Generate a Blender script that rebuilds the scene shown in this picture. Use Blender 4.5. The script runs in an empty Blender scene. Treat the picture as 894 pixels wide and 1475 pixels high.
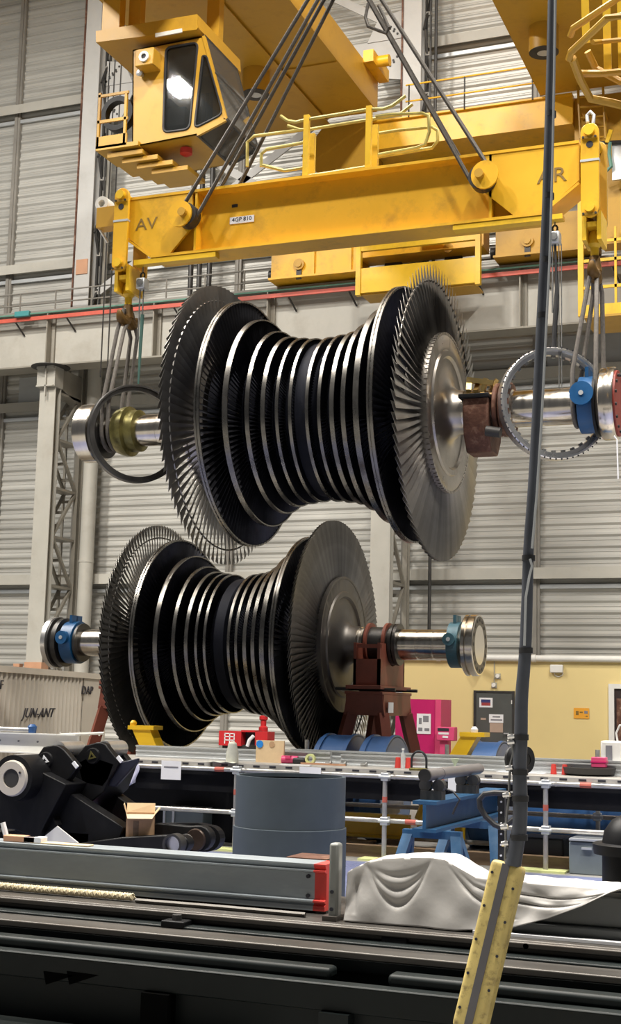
import bpy, bmesh, math, random
from mathutils import Vector, Matrix
random.seed(7)
S = bpy.context.scene
COL = S.collection
PI = math.pi
rad = math.radians
# ---------------------------------------------------------------- camera (calibrated for an 894x1475 frame)
FPX, CX, CY = 1965.18, 447.0, 737.5
YAW, PITCH, ROLL = rad(21.6678), rad(8.0471), rad(1.3807)
EYE = Vector((0, 0, 1.65))
FW = Vector((-math.sin(YAW) * math.cos(PITCH), math.cos(YAW) * math.cos(PITCH), math.sin(PITCH)))
R0 = Vector((math.cos(YAW), math.sin(YAW), 0))
U0 = R0.cross(FW)
RT = R0 * math.cos(ROLL) + U0 * math.sin(ROLL)
UP = U0 * math.cos(ROLL) - R0 * math.sin(ROLL)
cd = bpy.data.cameras.new('camera')
cam = bpy.data.objects.new('camera', cd)
COL.objects.link(cam)
m = Matrix((RT, UP, -FW)).transposed().to_4x4()
m.translation = EYE
cam.matrix_world = m
cd.sensor_fit = 'VERTICAL'
cd.sensor_height = 36.0
cd.lens = FPX * 36.0 / 1475.0
cd.clip_start, cd.clip_end = 0.1, 300
S.camera = cam
# ---------------------------------------------------------------- hall light
w = bpy.data.worlds.new('hall_air')
S.world = w
w.use_nodes = True
w.node_tree.nodes['Background'].inputs[0].default_value = (0.95, 0.97, 1.0, 1)
w.node_tree.nodes['Background'].inputs[1].default_value = 0.065
def lamp(loc, sx, sy, power, color=(1, 0.955, 0.88)):
    l = bpy.data.lights.new('high_bay_lamp', 'AREA')
    l.shape = 'RECTANGLE'; l.size = sx; l.size_y = sy; l.energy = power; l.color = color
    o = bpy.data.objects.new('high_bay_lamp', l)
    o.location = loc
    COL.objects.link(o)
    return o
for x in (-25.6, -15.5, -5.4, 4.7):
    for y in (2.4, 10.2, 18.0):
        lamp((x, y, 27.5), 1.5, 1.5, 2800)
S.view_settings.view_transform = 'Standard'
S.view_settings.look = 'None'
S.view_settings.gamma = 1.0
S.view_settings.use_curve_mapping = False
S.view_settings.exposure = 0.55
# ---------------------------------------------------------------- helpers
def P(x, y, Y=None, Z=None, d=None):
    """world point on the sight line of photo pixel (x, y), at depth plane Y, height Z or distance d"""
    v = RT * ((x - CX) / FPX) - UP * ((y - CY) / FPX) + FW
    t = d if d is not None else (Y / v.y if Y is not None else (Z - EYE.z) / v.z)
    return EYE + v * t
def mpp(x, y, Y):
    return (P(x + 1, y, Y=Y) - P(x, y, Y=Y)).length
MATS = {}
def mat(name, col, metal=0.0, rough=0.5, var=0.12, scale=3.0, stretch=(1, 1, 1), dirt=None, dirt_amt=0.0, dirt_scale=1.5,
        bump=0.0, bump_scale=30.0, alpha=None, emit=None, tint=0.0, spec=0.5, rvar=0.1, aniso=0.0, coat=0.0):
    m = bpy.data.materials.new(name)
    m.use_nodes = True
    nt = m.node_tree; N = nt.nodes; L = nt.links
    b = N['Principled BSDF']
    tc = N.new('ShaderNodeTexCoord'); mp = N.new('ShaderNodeMapping')
    mp.inputs['Scale'].default_value = stretch
    L.new(tc.outputs['Object'], mp.inputs['Vector'])
    nz = N.new('ShaderNodeTexNoise'); nz.inputs['Scale'].default_value = scale; nz.inputs['Detail'].default_value = 5
    nz.inputs['Roughness'].default_value = 0.62
    L.new(mp.outputs[0], nz.inputs['Vector'])
    rp = N.new('ShaderNodeValToRGB')
    c = Vector(col)
    rp.color_ramp.elements[0].position = 0.3; rp.color_ramp.elements[1].position = 0.72
    rp.color_ramp.elements[0].color = (*[max(0, k * (1 - var)) for k in c], 1)
    rp.color_ramp.elements[1].color = (*[min(1, k * (1 + var)) for k in c], 1)
    L.new(nz.outputs['Fac'], rp.inputs['Fac'])
    out = rp.outputs['Color']
    if dirt:
        n2 = N.new('ShaderNodeTexNoise'); n2.inputs['Scale'].default_value = dirt_scale; n2.inputs['Detail'].default_value = 8
        n2.inputs['Roughness'].default_value = 0.7
        L.new(mp.outputs[0], n2.inputs['Vector'])
        r2 = N.new('ShaderNodeMapRange')
        r2.inputs['From Min'].default_value = 0.52; r2.inputs['From Max'].default_value = 0.72
        r2.inputs['To Max'].default_value = dirt_amt
        L.new(n2.outputs['Fac'], r2.inputs['Value'])
        mx = N.new('ShaderNodeMix'); mx.data_type = 'RGBA'
        L.new(r2.outputs[0], mx.inputs['Factor']); L.new(out, mx.inputs['A']); mx.inputs['B'].default_value = (*dirt, 1)
        out = mx.outputs['Result']
    if tint:
        oi = N.new('ShaderNodeObjectInfo'); mr = N.new('ShaderNodeMapRange')
        mr.inputs['To Min'].default_value = 1 - tint; mr.inputs['To Max'].default_value = 1 + tint
        L.new(oi.outputs['Random'], mr.inputs['Value'])
        vm = N.new('ShaderNodeVectorMath'); vm.operation = 'SCALE'
        L.new(out, vm.inputs[0]); L.new(mr.outputs[0], vm.inputs['Scale'])
        out = vm.outputs[0]
    L.new(out, b.inputs['Base Color'])
    b.inputs['Metallic'].default_value = metal
    rr = N.new('ShaderNodeMapRange')
    rr.inputs['To Min'].default_value = max(0.02, rough - rvar); rr.inputs['To Max'].default_value = min(1, rough + rvar)
    L.new(nz.outputs['Fac'], rr.inputs['Value']); L.new(rr.outputs[0], b.inputs['Roughness'])
    b.inputs['Specular IOR Level'].default_value = spec
    if coat: b.inputs['Coat Weight'].default_value = coat
    if aniso: b.inputs['Anisotropic'].default_value = aniso
    if bump:
        n3 = N.new('ShaderNodeTexNoise'); n3.inputs['Scale'].default_value = bump_scale; n3.inputs['Detail'].default_value = 3
        L.new(mp.outputs[0], n3.inputs['Vector'])
        bp = N.new('ShaderNodeBump'); bp.inputs['Strength'].default_value = bump; bp.inputs['Distance'].default_value = 0.02
        L.new(n3.outputs['Fac'], bp.inputs['Height']); L.new(bp.outputs[0], b.inputs['Normal'])
    if alpha is not None:
        b.inputs['Alpha'].default_value = alpha
    MATS[name] = m
    return m
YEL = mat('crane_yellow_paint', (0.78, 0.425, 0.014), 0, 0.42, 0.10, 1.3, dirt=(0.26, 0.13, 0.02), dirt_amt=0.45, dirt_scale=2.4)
YELC = mat('ochre_and_shaded_yellow', (0.50, 0.275, 0.022), 0, 0.45, 0.08, 1.0, dirt=(0.22, 0.12, 0.02), dirt_amt=0.35, dirt_scale=2.0)  # cab's own ochre; on girders and right bogie it paints crane yellow in shade
YELB = mat('bright_yellow_paint', (0.80, 0.49, 0.018), 0, 0.4, 0.08, 2.0, dirt=(0.25, 0.14, 0.03), dirt_amt=0.4)
CLAD = mat('galvanised_cladding', (0.51, 0.50, 0.465), 0.35, 0.46, 0.16, 1.2, stretch=(0.12, 1, 2.2), dirt=(0.26, 0.25, 0.23), dirt_amt=0.5, dirt_scale=0.8, tint=0.06)
CREAM = mat('grey_cream_steel_paint', (0.43, 0.415, 0.37), 0, 0.5, 0.08, 0.8, dirt=(0.28, 0.24, 0.19), dirt_amt=0.4, dirt_scale=0.9)
GREY = mat('column_grey_paint', (0.46, 0.455, 0.44), 0, 0.5, 0.06, 0.8, dirt=(0.3, 0.28, 0.25), dirt_amt=0.3)
GIRT = mat('girt_steel', (0.24, 0.225, 0.20), 0.1, 0.55, 0.12, 1.5)
LATT = mat('lattice_steel', (0.27, 0.25, 0.21), 0.1, 0.55, 0.12, 1.5)
DARK = mat('dark_steel', (0.05, 0.048, 0.046), 0.4, 0.5, 0.25, 3)
BLACK = mat('black_paint', (0.007, 0.007, 0.008), 0, 0.45, 0.3, 4, dirt=(0.03, 0.028, 0.026), dirt_amt=0.35, spec=0.2)
DRUM = mat('rotor_dark_body', (0.009, 0.0098, 0.015), 0.3, 0.6, 0.25, 4, spec=0.12)
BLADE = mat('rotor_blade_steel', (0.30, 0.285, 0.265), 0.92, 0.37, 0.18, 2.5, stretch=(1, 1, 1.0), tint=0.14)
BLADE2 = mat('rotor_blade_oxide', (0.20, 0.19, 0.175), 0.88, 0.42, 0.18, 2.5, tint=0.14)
INBL = mat('inner_blade_steel', (0.035, 0.035, 0.042), 0.8, 0.42, 0.3, 5)
SHROUD = mat('bright_shroud_steel', (0.19, 0.18, 0.165), 0.95, 0.28, 0.25, 3, dirt=(0.06, 0.055, 0.05), dirt_amt=0.7, dirt_scale=2)
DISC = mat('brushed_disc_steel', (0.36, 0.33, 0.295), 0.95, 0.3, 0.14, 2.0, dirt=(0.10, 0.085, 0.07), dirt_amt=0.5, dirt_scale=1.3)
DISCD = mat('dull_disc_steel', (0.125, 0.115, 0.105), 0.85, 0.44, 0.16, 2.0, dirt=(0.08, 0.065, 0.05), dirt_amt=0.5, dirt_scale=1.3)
SHAFT = mat('polished_shaft_steel', (0.62, 0.57, 0.50), 1.0, 0.2, 0.14, 2.0, stretch=(6, 0.6, 0.6), rvar=0.08)
RUST = mat('rusty_iron', (0.12, 0.05, 0.03), 0.3, 0.62, 0.5, 5, dirt=(0.36, 0.25, 0.17), dirt_amt=0.7, dirt_scale=5, bump=0.3)
OXRED = mat('red_primer', (0.20, 0.052, 0.030), 0, 0.55, 0.2, 3)
REDFACE = mat('red_flange_face', (0.26, 0.035, 0.022), 0, 0.5, 0.2, 6)
BLUECL = mat('clamp_blue_paint', (0.008, 0.075, 0.20), 0, 0.4, 0.12, 6)
TEALCL = mat('clamp_teal_paint', (0.04, 0.105, 0.135), 0, 0.45, 0.25, 6)
GALV = mat('galvanised_steel', (0.60, 0.62, 0.63), 0.6, 0.42, 0.07, 3, stretch=(0.4, 1, 1))
GALVB = mat('worn_grey_beam', (0.30, 0.335, 0.36), 0.35, 0.45, 0.16, 3, stretch=(0.6, 2, 2), dirt=(0.55, 0.55, 0.54), dirt_amt=0.4, dirt_scale=2.2)
TUBE = mat('scaffold_tube_steel', (0.46, 0.45, 0.43), 0.6, 0.4, 0.2, 8, dirt=(0.34, 0.17, 0.10), dirt_amt=0.35)
PLANKM = mat('scaffold_deck', (0.42, 0.40, 0.37), 0.3, 0.6, 0.2, 4, tint=0.1)
CONC = mat('concrete_floor', (0.24, 0.235, 0.22), 0, 0.45, 0.16, 0.7, dirt=(0.2, 0.19, 0.18), dirt_amt=0.5)
VIOL = mat('blue_floor_paint', (0.155, 0.175, 0.30), 0, 0.3, 0.12, 1.2, dirt=(0.22, 0.22, 0.26), dirt_amt=0.5)
ANNEX = mat('yellow_plaster', (0.74, 0.59, 0.27), 0, 0.7, 0.04, 0.5, bump=0.05, bump_scale=60)
DOORM = mat('door_grey_paint', (0.075, 0.08, 0.075), 0, 0.5, 0.1, 2)
WHITE = mat('white_paint', (0.75, 0.74, 0.70), 0, 0.5, 0.06, 3)
PAPER = mat('white_paper', (0.78, 0.78, 0.80), 0, 0.8, 0.04, 6)
PINK = mat('magenta_paint', (0.50, 0.010, 0.125), 0, 0.4, 0.06, 2)
PINK2 = mat('pink_paint', (0.68, 0.07, 0.19), 0, 0.4, 0.06, 2)
FIRER = mat('fire_red_paint', (0.50, 0.018, 0.022), 0, 0.4, 0.08, 3)
CARD = mat('cardboard', (0.50, 0.31, 0.17), 0, 0.8, 0.12, 8)
CARDL = mat('pale_board', (0.70, 0.52, 0.31), 0, 0.75, 0.1, 6)
BLUE = mat('machine_blue_paint', (0.03, 0.10, 0.27), 0, 0.4, 0.14, 3, dirt=(0.10, 0.17, 0.30), dirt_amt=0.5)
BLUET = mat('trestle_blue_paint', (0.022, 0.085, 0.18), 0, 0.42, 0.14, 4, dirt=(0.13, 0.2, 0.28), dirt_amt=0.5)
SLATE = mat('slate_blue_cylinder', (0.060, 0.078, 0.095), 0.1, 0.5, 0.14, 2, dirt=(0.10, 0.125, 0.14), dirt_amt=0.7, dirt_scale=1.6)
ROPE = mat('wire_rope', (0.085, 0.075, 0.065), 0.5, 0.5, 0.3, 40)
SLING = mat('grey_round_sling', (0.13, 0.115, 0.10), 0.1, 0.7, 0.3, 30)
HOSE = mat('grey_rubber_hose', (0.060, 0.066, 0.082), 0, 0.5, 0.2, 8)
RUBBER = mat('black_rubber', (0.018, 0.018, 0.02), 0, 0.55, 0.2, 8)
PEND = mat('worn_pendant_yellow', (0.58, 0.455, 0.16), 0, 0.5, 0.16, 12, dirt=(0.14, 0.09, 0.04), dirt_amt=0.85, dirt_scale=38)
PENDS = mat('pendant_grey_strip', (0.10, 0.095, 0.10), 0, 0.5, 0.1, 9)
TARP = mat('white_tarp', (0.50, 0.48, 0.455), 0, 0.55, 0.05, 2, bump=0.12, bump_scale=14)
BEDT = mat('worn_machined_rail', (0.085, 0.078, 0.07), 0.6, 0.45, 0.3, 3, stretch=(0.4, 3, 3), dirt=(0.06, 0.045, 0.035), dirt_amt=0.7, dirt_scale=2)
BEDD = mat('bed_black_green_paint', (0.007, 0.010, 0.010), 0, 0.45, 0.3, 3, dirt=(0.02, 0.02, 0.018), dirt_amt=0.4, spec=0.22)
CONT = mat('container_grey_paint', (0.50, 0.455, 0.39), 0, 0.5, 0.06, 1.5)
INK = mat('dark_ink', (0.02, 0.02, 0.03), 0, 0.6, 0.1, 4)
INKG = mat('grey_ink', (0.20, 0.20, 0.22), 0, 0.6, 0.1, 4)
INKP = mat('pencil_mark', (0.22, 0.13, 0.02), 0, 0.6, 0.1, 4)
ORNG = mat('orange_sign', (0.80, 0.36, 0.03), 0, 0.5, 0.05, 4)
REDP = mat('red_paint', (0.60, 0.05, 0.04), 0, 0.5, 0.1, 4)
REDL = mat('red_conductor', (0.55, 0.10, 0.065), 0, 0.5, 0.15, 2)
TEAL = mat('teal_box', (0.06, 0.27, 0.28), 0, 0.5, 0.1, 2)
SALM = mat('salmon_paint', (0.50, 0.27, 0.16), 0, 0.6, 0.1, 3)
WOOD = mat('rough_timber', (0.24, 0.16, 0.095), 0, 0.75, 0.2, 4, stretch=(1, 6, 6))
LIME = mat('yellow_green_tape', (0.62, 0.66, 0.30), 0, 0.5, 0.05, 4)
BLTAPE = mat('blue_tape', (0.02, 0.24, 0.72), 0, 0.5, 0.05, 4)
NATROPE = mat('straw_rope', (0.60, 0.51, 0.33), 0, 0.8, 0.2, 30)
CHAIN = mat('zinc_chain', (0.30, 0.30, 0.29), 0.7, 0.4, 0.2, 20)
GASK = mat('oily_brass_seal', (0.17, 0.15, 0.05), 0.7, 0.38, 0.4, 6, dirt=(0.04, 0.03, 0.015), dirt_amt=0.8, dirt_scale=5)
BRASS = mat('polished_brass', (0.70, 0.50, 0.20), 1.0, 0.3, 0.2, 6)
SILV = mat('silver_ring_steel', (0.72, 0.71, 0.70), 0.9, 0.3, 0.15, 4)
BLSTL = mat('blackened_ring_steel', (0.06, 0.058, 0.056), 0.7, 0.4, 0.3, 4)
TBOX = mat('toolbox_grey', (0.16, 0.19, 0.21), 0.1, 0.5, 0.1, 3)
REDT = mat('faded_red_tape', (0.46, 0.11, 0.08), 0, 0.6, 0.15, 8)
MINT = mat('mint_plastic', (0.60, 0.72, 0.55), 0, 0.4, 0.05, 4)
def glassm(name, col, a):
    m = mat(name, col, 0, 0.03, 0.02, 1, rvar=0.01, spec=0.8)
    m.node_tree.nodes['Principled BSDF'].inputs['Alpha'].default_value = a
    return m
GLASS = glassm('tinted_cab_glass', (0.02, 0.022, 0.022), 0.62)
GLASSF = glassm('dusty_cab_glass', (0.10, 0.10, 0.095), 0.62)
CLEARP = glassm('clear_plastic', (0.70, 0.72, 0.72), 0.45)

class MB:
    def __init__(s): s.v = []; s.f = []
    def add(s, vs, fs):
        k = len(s.v); s.v += [Vector(a) for a in vs]; s.f += [tuple(i + k for i in f) for f in fs]; return s
    def box(s, x0, x1, y0, y1, z0, z1, M=None):
        vs = [Vector((x, y, z)) for z in (z0, z1) for y in (y0, y1) for x in (x0, x1)]
        if M is not None: vs = [M @ a for a in vs]
        return s.add(vs, [(0, 2, 3, 1), (4, 5, 7, 6), (0, 1, 5, 4), (1, 3, 7, 5), (3, 2, 6, 7), (2, 0, 4, 6)])
    def bar(s, a, b, w, h, up=(0, 0, 1)):
        a = Vector(a); b = Vector(b); d = b - a
        if d.length < 1e-6: return s
        z = d.normalized(); u = Vector(up)
        if abs(z.dot(u)) > 0.98: u = Vector((1, 0, 0))
        x = z.cross(u).normalized(); y = x.cross(z).normalized()
        q = [(-w / 2, -h / 2), (w / 2, -h / 2), (w / 2, h / 2), (-w / 2, h / 2)]
        vs = [a + x * i + y * j for i, j in q] + [b + x * i + y * j for i, j in q]
        return s.add(vs, [(3, 2, 1, 0), (4, 5, 6, 7), (0, 1, 5, 4), (1, 2, 6, 5), (2, 3, 7, 6), (3, 0, 4, 7)])
    def tube(s, pts, r, n=8, closed=False, caps=True):
        pts = [Vector(p) for p in pts]; N = len(pts)
        rr = r if isinstance(r, (list, tuple)) else [r] * N
        k = len(s.v); u = None
        for i, p in enumerate(pts):
            if closed: t = pts[(i + 1) % N] - pts[i - 1]
            else: t = pts[min(i + 1, N - 1)] - pts[max(i - 1, 0)]
            t.normalize()
            if u is None:
                u = t.orthogonal().normalized()
            else:
                u = (u - t * u.dot(t)).normalized()
            v = t.cross(u)
            for j in range(n):
                a = 2 * PI * j / n
                s.v.append(p + (u * math.cos(a) + v * math.sin(a)) * rr[i])
        rings = N if closed else N - 1
        for i in range(rings):
            for j in range(n):
                a = k + i * n + j; b = k + i * n + (j + 1) % n
                c = k + ((i + 1) % N) * n + (j + 1) % n; d = k + ((i + 1) % N) * n + j
                s.f.append((a, b, c, d))
        if caps and not closed:
            s.f.append(tuple(k + j for j in reversed(range(n)))); s.f.append(tuple(k + (N - 1) * n + j for j in range(n)))
        return s
    def cyl(s, a, b, r, r2=None, n=20, caps=True):
        return s.tube([a, b], [r, r if r2 is None else r2], n, caps=caps)
    def lathe(s, prof, n=48, o=(0, 0, 0), axis='x', closed=False):
        """prof: (axial, radius) list turned about an axis through o"""
        o = Vector(o); k = len(s.v); m_ = len(prof)
        for (x, r) in prof:
            for j in range(n):
                a = 2 * PI * j / n; c, q = math.cos(a) * r, math.sin(a) * r
                s.v.append(o + (Vector((x, -q, c)) if axis == 'x' else Vector((c, x, q)) if axis == 'y' else Vector((q, -c, x)) * 1.0))
        for i in range(m_ if closed else m_ - 1):
            for j in range(n):
                i2 = (i + 1) % m_
                s.f.append((k + i * n + j, k + i2 * n + j, k + i2 * n + (j + 1) % n, k + i * n + (j + 1) % n))
        if not closed:
            if prof[0][1] > 1e-4: s.f.append(tuple(k + j for j in range(n)))
            if prof[-1][1] > 1e-4: s.f.append(tuple(k + (m_ - 1) * n + j for j in reversed(range(n))))
        return s
    def prism(s, poly, y0, y1, axis='y'):
        """poly of (a, b): axis y -> (x, z); axis x -> (y, z); axis z -> (x, y)"""
        f = {'y': lambda a, b, c: (a, c, b), 'x': lambda a, b, c: (c, a, b), 'z': lambda a, b, c: (a, b, c)}[axis]
        n = len(poly)
        vs = [f(a, b, y0) for a, b in poly] + [f(a, b, y1) for a, b in poly]
        return s.add(vs, [tuple(range(n)), tuple(reversed(range(n, 2 * n)))] + [(i, i + n, (i + 1) % n + n, (i + 1) % n) for i in range(n)])
    def build(s, name, mt, parent=None, bevel=0.0, angle=35, smooth=True, fix=True):
        me = bpy.data.meshes.new(name)
        off = Vector((0, 0, 0)); q = parent
        while q is not None: off = off + q.location; q = q.parent
        me.from_pydata([tuple(a - off) for a in s.v], [], s.f)
        if fix:
            bm = bmesh.new(); bm.from_mesh(me); bmesh.ops.recalc_face_normals(bm, faces=bm.faces[:]); bm.to_mesh(me); bm.free()
        me.materials.append(mt)
        if smooth:
            me.shade_smooth(); me.set_sharp_from_angle(angle=rad(angle))
        o = bpy.data.objects.new(name, me); COL.objects.link(o)
        if parent is not None: o.parent = parent
        if bevel:
            b = o.modifiers.new('bevel', 'BEVEL'); b.width = bevel; b.segments = 2; b.limit_method = 'ANGLE'; b.angle_limit = rad(50)
        return o
def tag(o, label, cat, group=None, kind=None):
    o['label'] = label; o['category'] = cat
    if group: o['group'] = group
    if kind: o['kind'] = kind
    return o
def thing(name, label, cat, loc=(0, 0, 0), group=None):
    o = bpy.data.objects.new(name, None); COL.objects.link(o); o.location = loc; o.empty_display_size = 0.1
    return tag(o, label, cat, group)
def structure(o): o['kind'] = 'structure'; return o
def pbox(mb, x0, y0, x1, y1, Y, dep):
    ym = (y0 + y1) / 2; xm = (x0 + x1) / 2
    return mb.box(P(x0, ym, Y=Y).x, P(x1, ym, Y=Y).x, Y, Y + dep, P(xm, y1, Y=Y).z, P(xm, y0, Y=Y).z)
def ppoly(pts, Y): return [(P(a, b, Y=Y).x, P(a, b, Y=Y).z) for a, b in pts]
def copy_tree(o, parent=None):
    c = o.copy(); COL.objects.link(c)
    if parent is not None: c.parent = parent
    for ch in list(o.children): copy_tree(ch, c)
    return c
def text(body, size, loc, mt, parent=None, rot=(PI / 2, 0, 0), shear=0.0, ext=0.003, name='lettering', align='CENTER', sx=1.0):
    cu = bpy.data.curves.new(name, 'FONT'); cu.body = body; cu.size = size; cu.extrude = ext; cu.shear = shear
    cu.align_x = align; cu.align_y = 'CENTER'; cu.resolution_u = 3
    cu.materials.append(mt)
    o = bpy.data.objects.new(name, cu); COL.objects.link(o)
    bpy.context.view_layer.update()
    me = bpy.data.meshes.new_from_object(o.evaluated_get(bpy.context.evaluated_depsgraph_get()))
    bpy.data.objects.remove(o); o = bpy.data.objects.new(name, me); COL.objects.link(o)
    off = Vector((0, 0, 0)); q = parent
    while q is not None: off = off + q.location; q = q.parent
    o.location = Vector(loc) - off; o.rotation_euler = rot; o.scale = (sx, 1, 1)
    if parent is not None: o.parent = parent
    return o
# ================================================================ floor
mb = MB(); mb.box(-45, 22, -4, 39.0, -0.2, 0.0)
floor = structure(mb.build('floor', CONC))
mb = MB(); mb.box(-16, 8, 9.0, 14.15, -0.01, 0.004)
mb.build('painted_floor_area', VIOL, floor)
mb = MB()
a, b = P(318, 1214, Z=0), P(345, 1212, Z=0)
p = P(330, 1213, Z=0); mb.box(p.x - 0.2, p.x + 0.25, p.y - 0.05, p.y + 0.05, -0.01, 0.0045)
mb.build('floor_line', YELB, floor)
# ================================================================ back wall: ribbed cladding bays between mullions and girts
YW = 38.6
mb = MB(); mb.box(-45, 22, YW + 0.10, YW + 0.35, 0, 29)
wall = structure(mb.build('wall_back', CREAM))
xs = [-44, -32, -26.34, -23.3, -17.75, -12.1, -8.22, -2.4, 4, 12, 21]
zs = [0.0, 5.45, 11.2, 16.0, 21.75, 27.2]
xs = [x * YW / 38.0 for x in xs]
zs = [0.0] + [1.65 + (z - 1.65) * YW / 38.0 for z in zs[1:]]
PER = 0.33
prof = [(0, 0), (0.055, 0), (0.125, 0.05), (0.185, 0.05), (0.255, 0), (0.285, 0), (0.295, 0.012), (0.31, 0.012), (0.32, 0)]
def clad(x0, x1, z0, z1):
    mb = MB(); pts = []; k = 0
    while True:
        z = k * PER
        if z > z1 - z0: break
        for dz, dp in prof:
            if z + dz <= z1 - z0: pts.append((z0 + z + dz, dp))
        k += 1
    pts.append((z1, 0))
    vs = []
    for z, dp in pts: vs += [(x0, YW + 0.05 - dp, z), (x1, YW + 0.05 - dp, z)]
    mb.add(vs, [(2 * i, 2 * i + 1, 2 * i + 3, 2 * i + 2) for i in range(len(pts) - 1)])
    o = mb.build('cladding_panel', CLAD, wall, smooth=False, fix=False)
    return o
for i in range(len(xs) - 1):
    for j in range(len(zs) - 1):
        clad(xs[i] + 0.004, xs[i + 1] - 0.004, zs[j] + 0.004, zs[j + 1] - 0.004)
for x in xs[1:-1]:
    mb = MB(); mb.box(x - 0.06, x + 0.06, YW - 0.16, YW - 0.005, 0, 28.5); mb.box(x + 0.05, x + 0.14, YW - 0.12, YW - 0.01, 0, 28.5)
    mb.build('mullion', GIRT, wall, smooth=False)
for z in zs[1:]:
    mb = MB(); mb.box(-44, 21, YW - 0.34, YW - 0.02, z - 0.02, z + 0.06); mb.box(-44, 21, YW - 0.345, YW - 0.32, z - 0.16, z + 0.16)
    mb.build('girt', CREAM, wall, smooth=False)
    mb = MB(); mb.box(-44, 21, YW - 0.10, YW - 0.02, z - 0.42, z - 0.30)
    mb.build('flashing_strip', GALV, wall, smooth=False)
# translucent strip windows just under the crane girder
for x0, x1 in ((-26.2, -23.95), (-17.6, -12.7), (-8.1, -2.5)):
    mb = MB(); mb.box(x0 + 0.1, x1 - 0.1, YW - 0.05, YW - 0.012, zs[2] + 0.2, zs[2] + 1.1)
    mb.build('translucent_sheet', GALV, wall, smooth=False)
CEILM = mat('roof_sheet', (0.30, 0.30, 0.29), 0, 0.7, 0.08, 1)
mb = MB(); mb.box(-45, 22, -4, 39.0, 29.0, 29.2)
ceiling = structure(mb.build('ceiling', CEILM))
for k in range(8):
    mb = MB(); y = -1 + k * 5.4; mb.box(-45, 22, y - 0.15, y + 0.15, 28.3, 28.999); mb.build('purlin', GIRT, ceiling, smooth=False)
# ================================================================ annex (yellow lower wall) with doors
AY = 35.7
mb = MB(); mb.box(-11.37, 14, AY, AY + 0.22, 0, 2.93)
annex = structure(mb.build('wall_annex', ANNEX))
mb = MB(); mb.box(-11.55, -11.37, AY - 0.02, YW - 0.4, 0, 2.95); mb.build('end_post', WHITE, annex, smooth=False)
mb = MB(); mb.cyl((-11.6, AY - 0.06, 3.0), (14, AY - 0.06, 3.0), 0.085, n=12)
for i in range(7): mb.cyl((-10.4 + i * 2.6, AY - 0.06, 3.0), (-10.3 + i * 2.6, AY - 0.06, 3.0), 0.105, n=12)
mb.build('white_pipe', WHITE, annex)
mb = MB(); mb.box(-11.37, 14, AY + 0.0, YW - 0.5, 2.93, 2.99); mb.build('annex_roof', CREAM, annex, smooth=False)
mb = MB(); mb.box(-9.31, -8.33, AY - 0.05, AY - 0.002, 0, 2.09)
d1 = structure(mb.build('door_1', DOORM))
mb = MB(); mb.box(-9.37, -9.31, AY - 0.07, AY, 0, 2.14); mb.box(-8.33, -8.27, AY - 0.07, AY, 0, 2.14); mb.box(-9.309, -8.331, AY - 0.068, AY, 2.09, 2.138)
mb.build('door_frame', DARK, d1, smooth=False)
mb = MB(); mb.cyl((-8.42, AY - 0.05, 1.03), (-8.42, AY - 0.11, 1.03), 0.018, n=8); mb.box(-8.54, -8.41, AY - 0.125, AY - 0.10, 1.02, 1.045); mb.build('door_handle', GALV, d1)
for zz in (0.3, 1.8):
    mb = MB(); mb.box(-8.355, -8.33, AY - 0.075, AY - 0.05, zz, zz + 0.1); mb.build('hinge', WHITE, d1, smooth=False)
def sheet(name, label, cat, x0, y0, x1, y1, Y, mt, lines=(), group=None, inkm=INKG, dep=0.006):
    mb = MB(); pbox(mb, x0, y0, x1, y1, Y, dep)
    o = mb.build(name, mt, None, smooth=False)
    tag(o, label, cat, group)
    for (a0, b0, a1, b1, im) in lines:
        q = MB(); pbox(q, a0, b0, a1, b1, Y - 0.003, 0.003); q.build('printed_block', im, o, smooth=False)
    return o
NAVY = mat('print_navy', (0.03, 0.035, 0.14), 0, 0.7, 0.1, 4); BRICKR = mat('print_red', (0.30, 0.04, 0.04), 0, 0.7, 0.1, 4)
TAN = mat('tan_card', (0.42, 0.31, 0.24), 0, 0.8, 0.06, 4)
sheet('door_poster', 'small white framed notice with blue and red print at top of grey door', 'poster', 690, 1005, 709, 1019, AY - 0.06, PAPER,
      [(692.5, 1007.5, 706, 1012, NAVY), (693, 1012, 706, 1016.5, BRICKR)])
sheet('door_notice', 'white notice with two printed lines on the grey door above the tan card', 'notice', 704, 1029, 724.5, 1041, AY - 0.06, PAPER,
      [(709, 1031.5, 720, 1033.5, INKG), (706.5, 1036, 723, 1038, INKG)])
sheet('door_card', 'tan card pinned to the grey door beneath the white notice', 'card', 705, 1041.5, 724, 1055, AY - 0.06, TAN)
sheet('door_plate', 'tiny pale name plate on the grey door', 'plate', 692, 1034, 699.5, 1037, AY - 0.06, TAN)
sheet('hazard_sign', 'orange rectangular sign with dark symbols on the yellow wall', 'sign', 826, 1020, 848, 1035, AY - 0.02, ORNG,
      [(829, 1024, 833, 1030, INKP), (834.5, 1025, 839, 1027, INKP), (841, 1024, 846, 1028, INKG), (843, 1031, 846, 1032.5, INKP)], dep=0.015)
# second door at the right edge
mb = MB(); mb.box(-5.68, -4.6, AY - 0.03, AY - 0.002, 0, 2.25)
d2 = structure(mb.build('door_2', mat('door_void_dark', (0.03, 0.018, 0.016), 0, 0.5)))
mb = MB(); mb.box(-5.82, -5.68, AY - 0.08, AY, 0, 2.37); mb.box(-5.679, -4.5, AY - 0.078, AY, 2.25, 2.37); mb.build('door_frame', WHITE, d2, smooth=False)
mb = MB(); mb.box(-5.62, -5.5, AY - 0.06, AY - 0.03, 0.05, 2.0); mb.box(-5.499, -5.2, AY - 0.058, AY - 0.03, 1.86, 2.0); mb.build('door_leaf_edge', RUST, d2, smooth=False)
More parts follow.
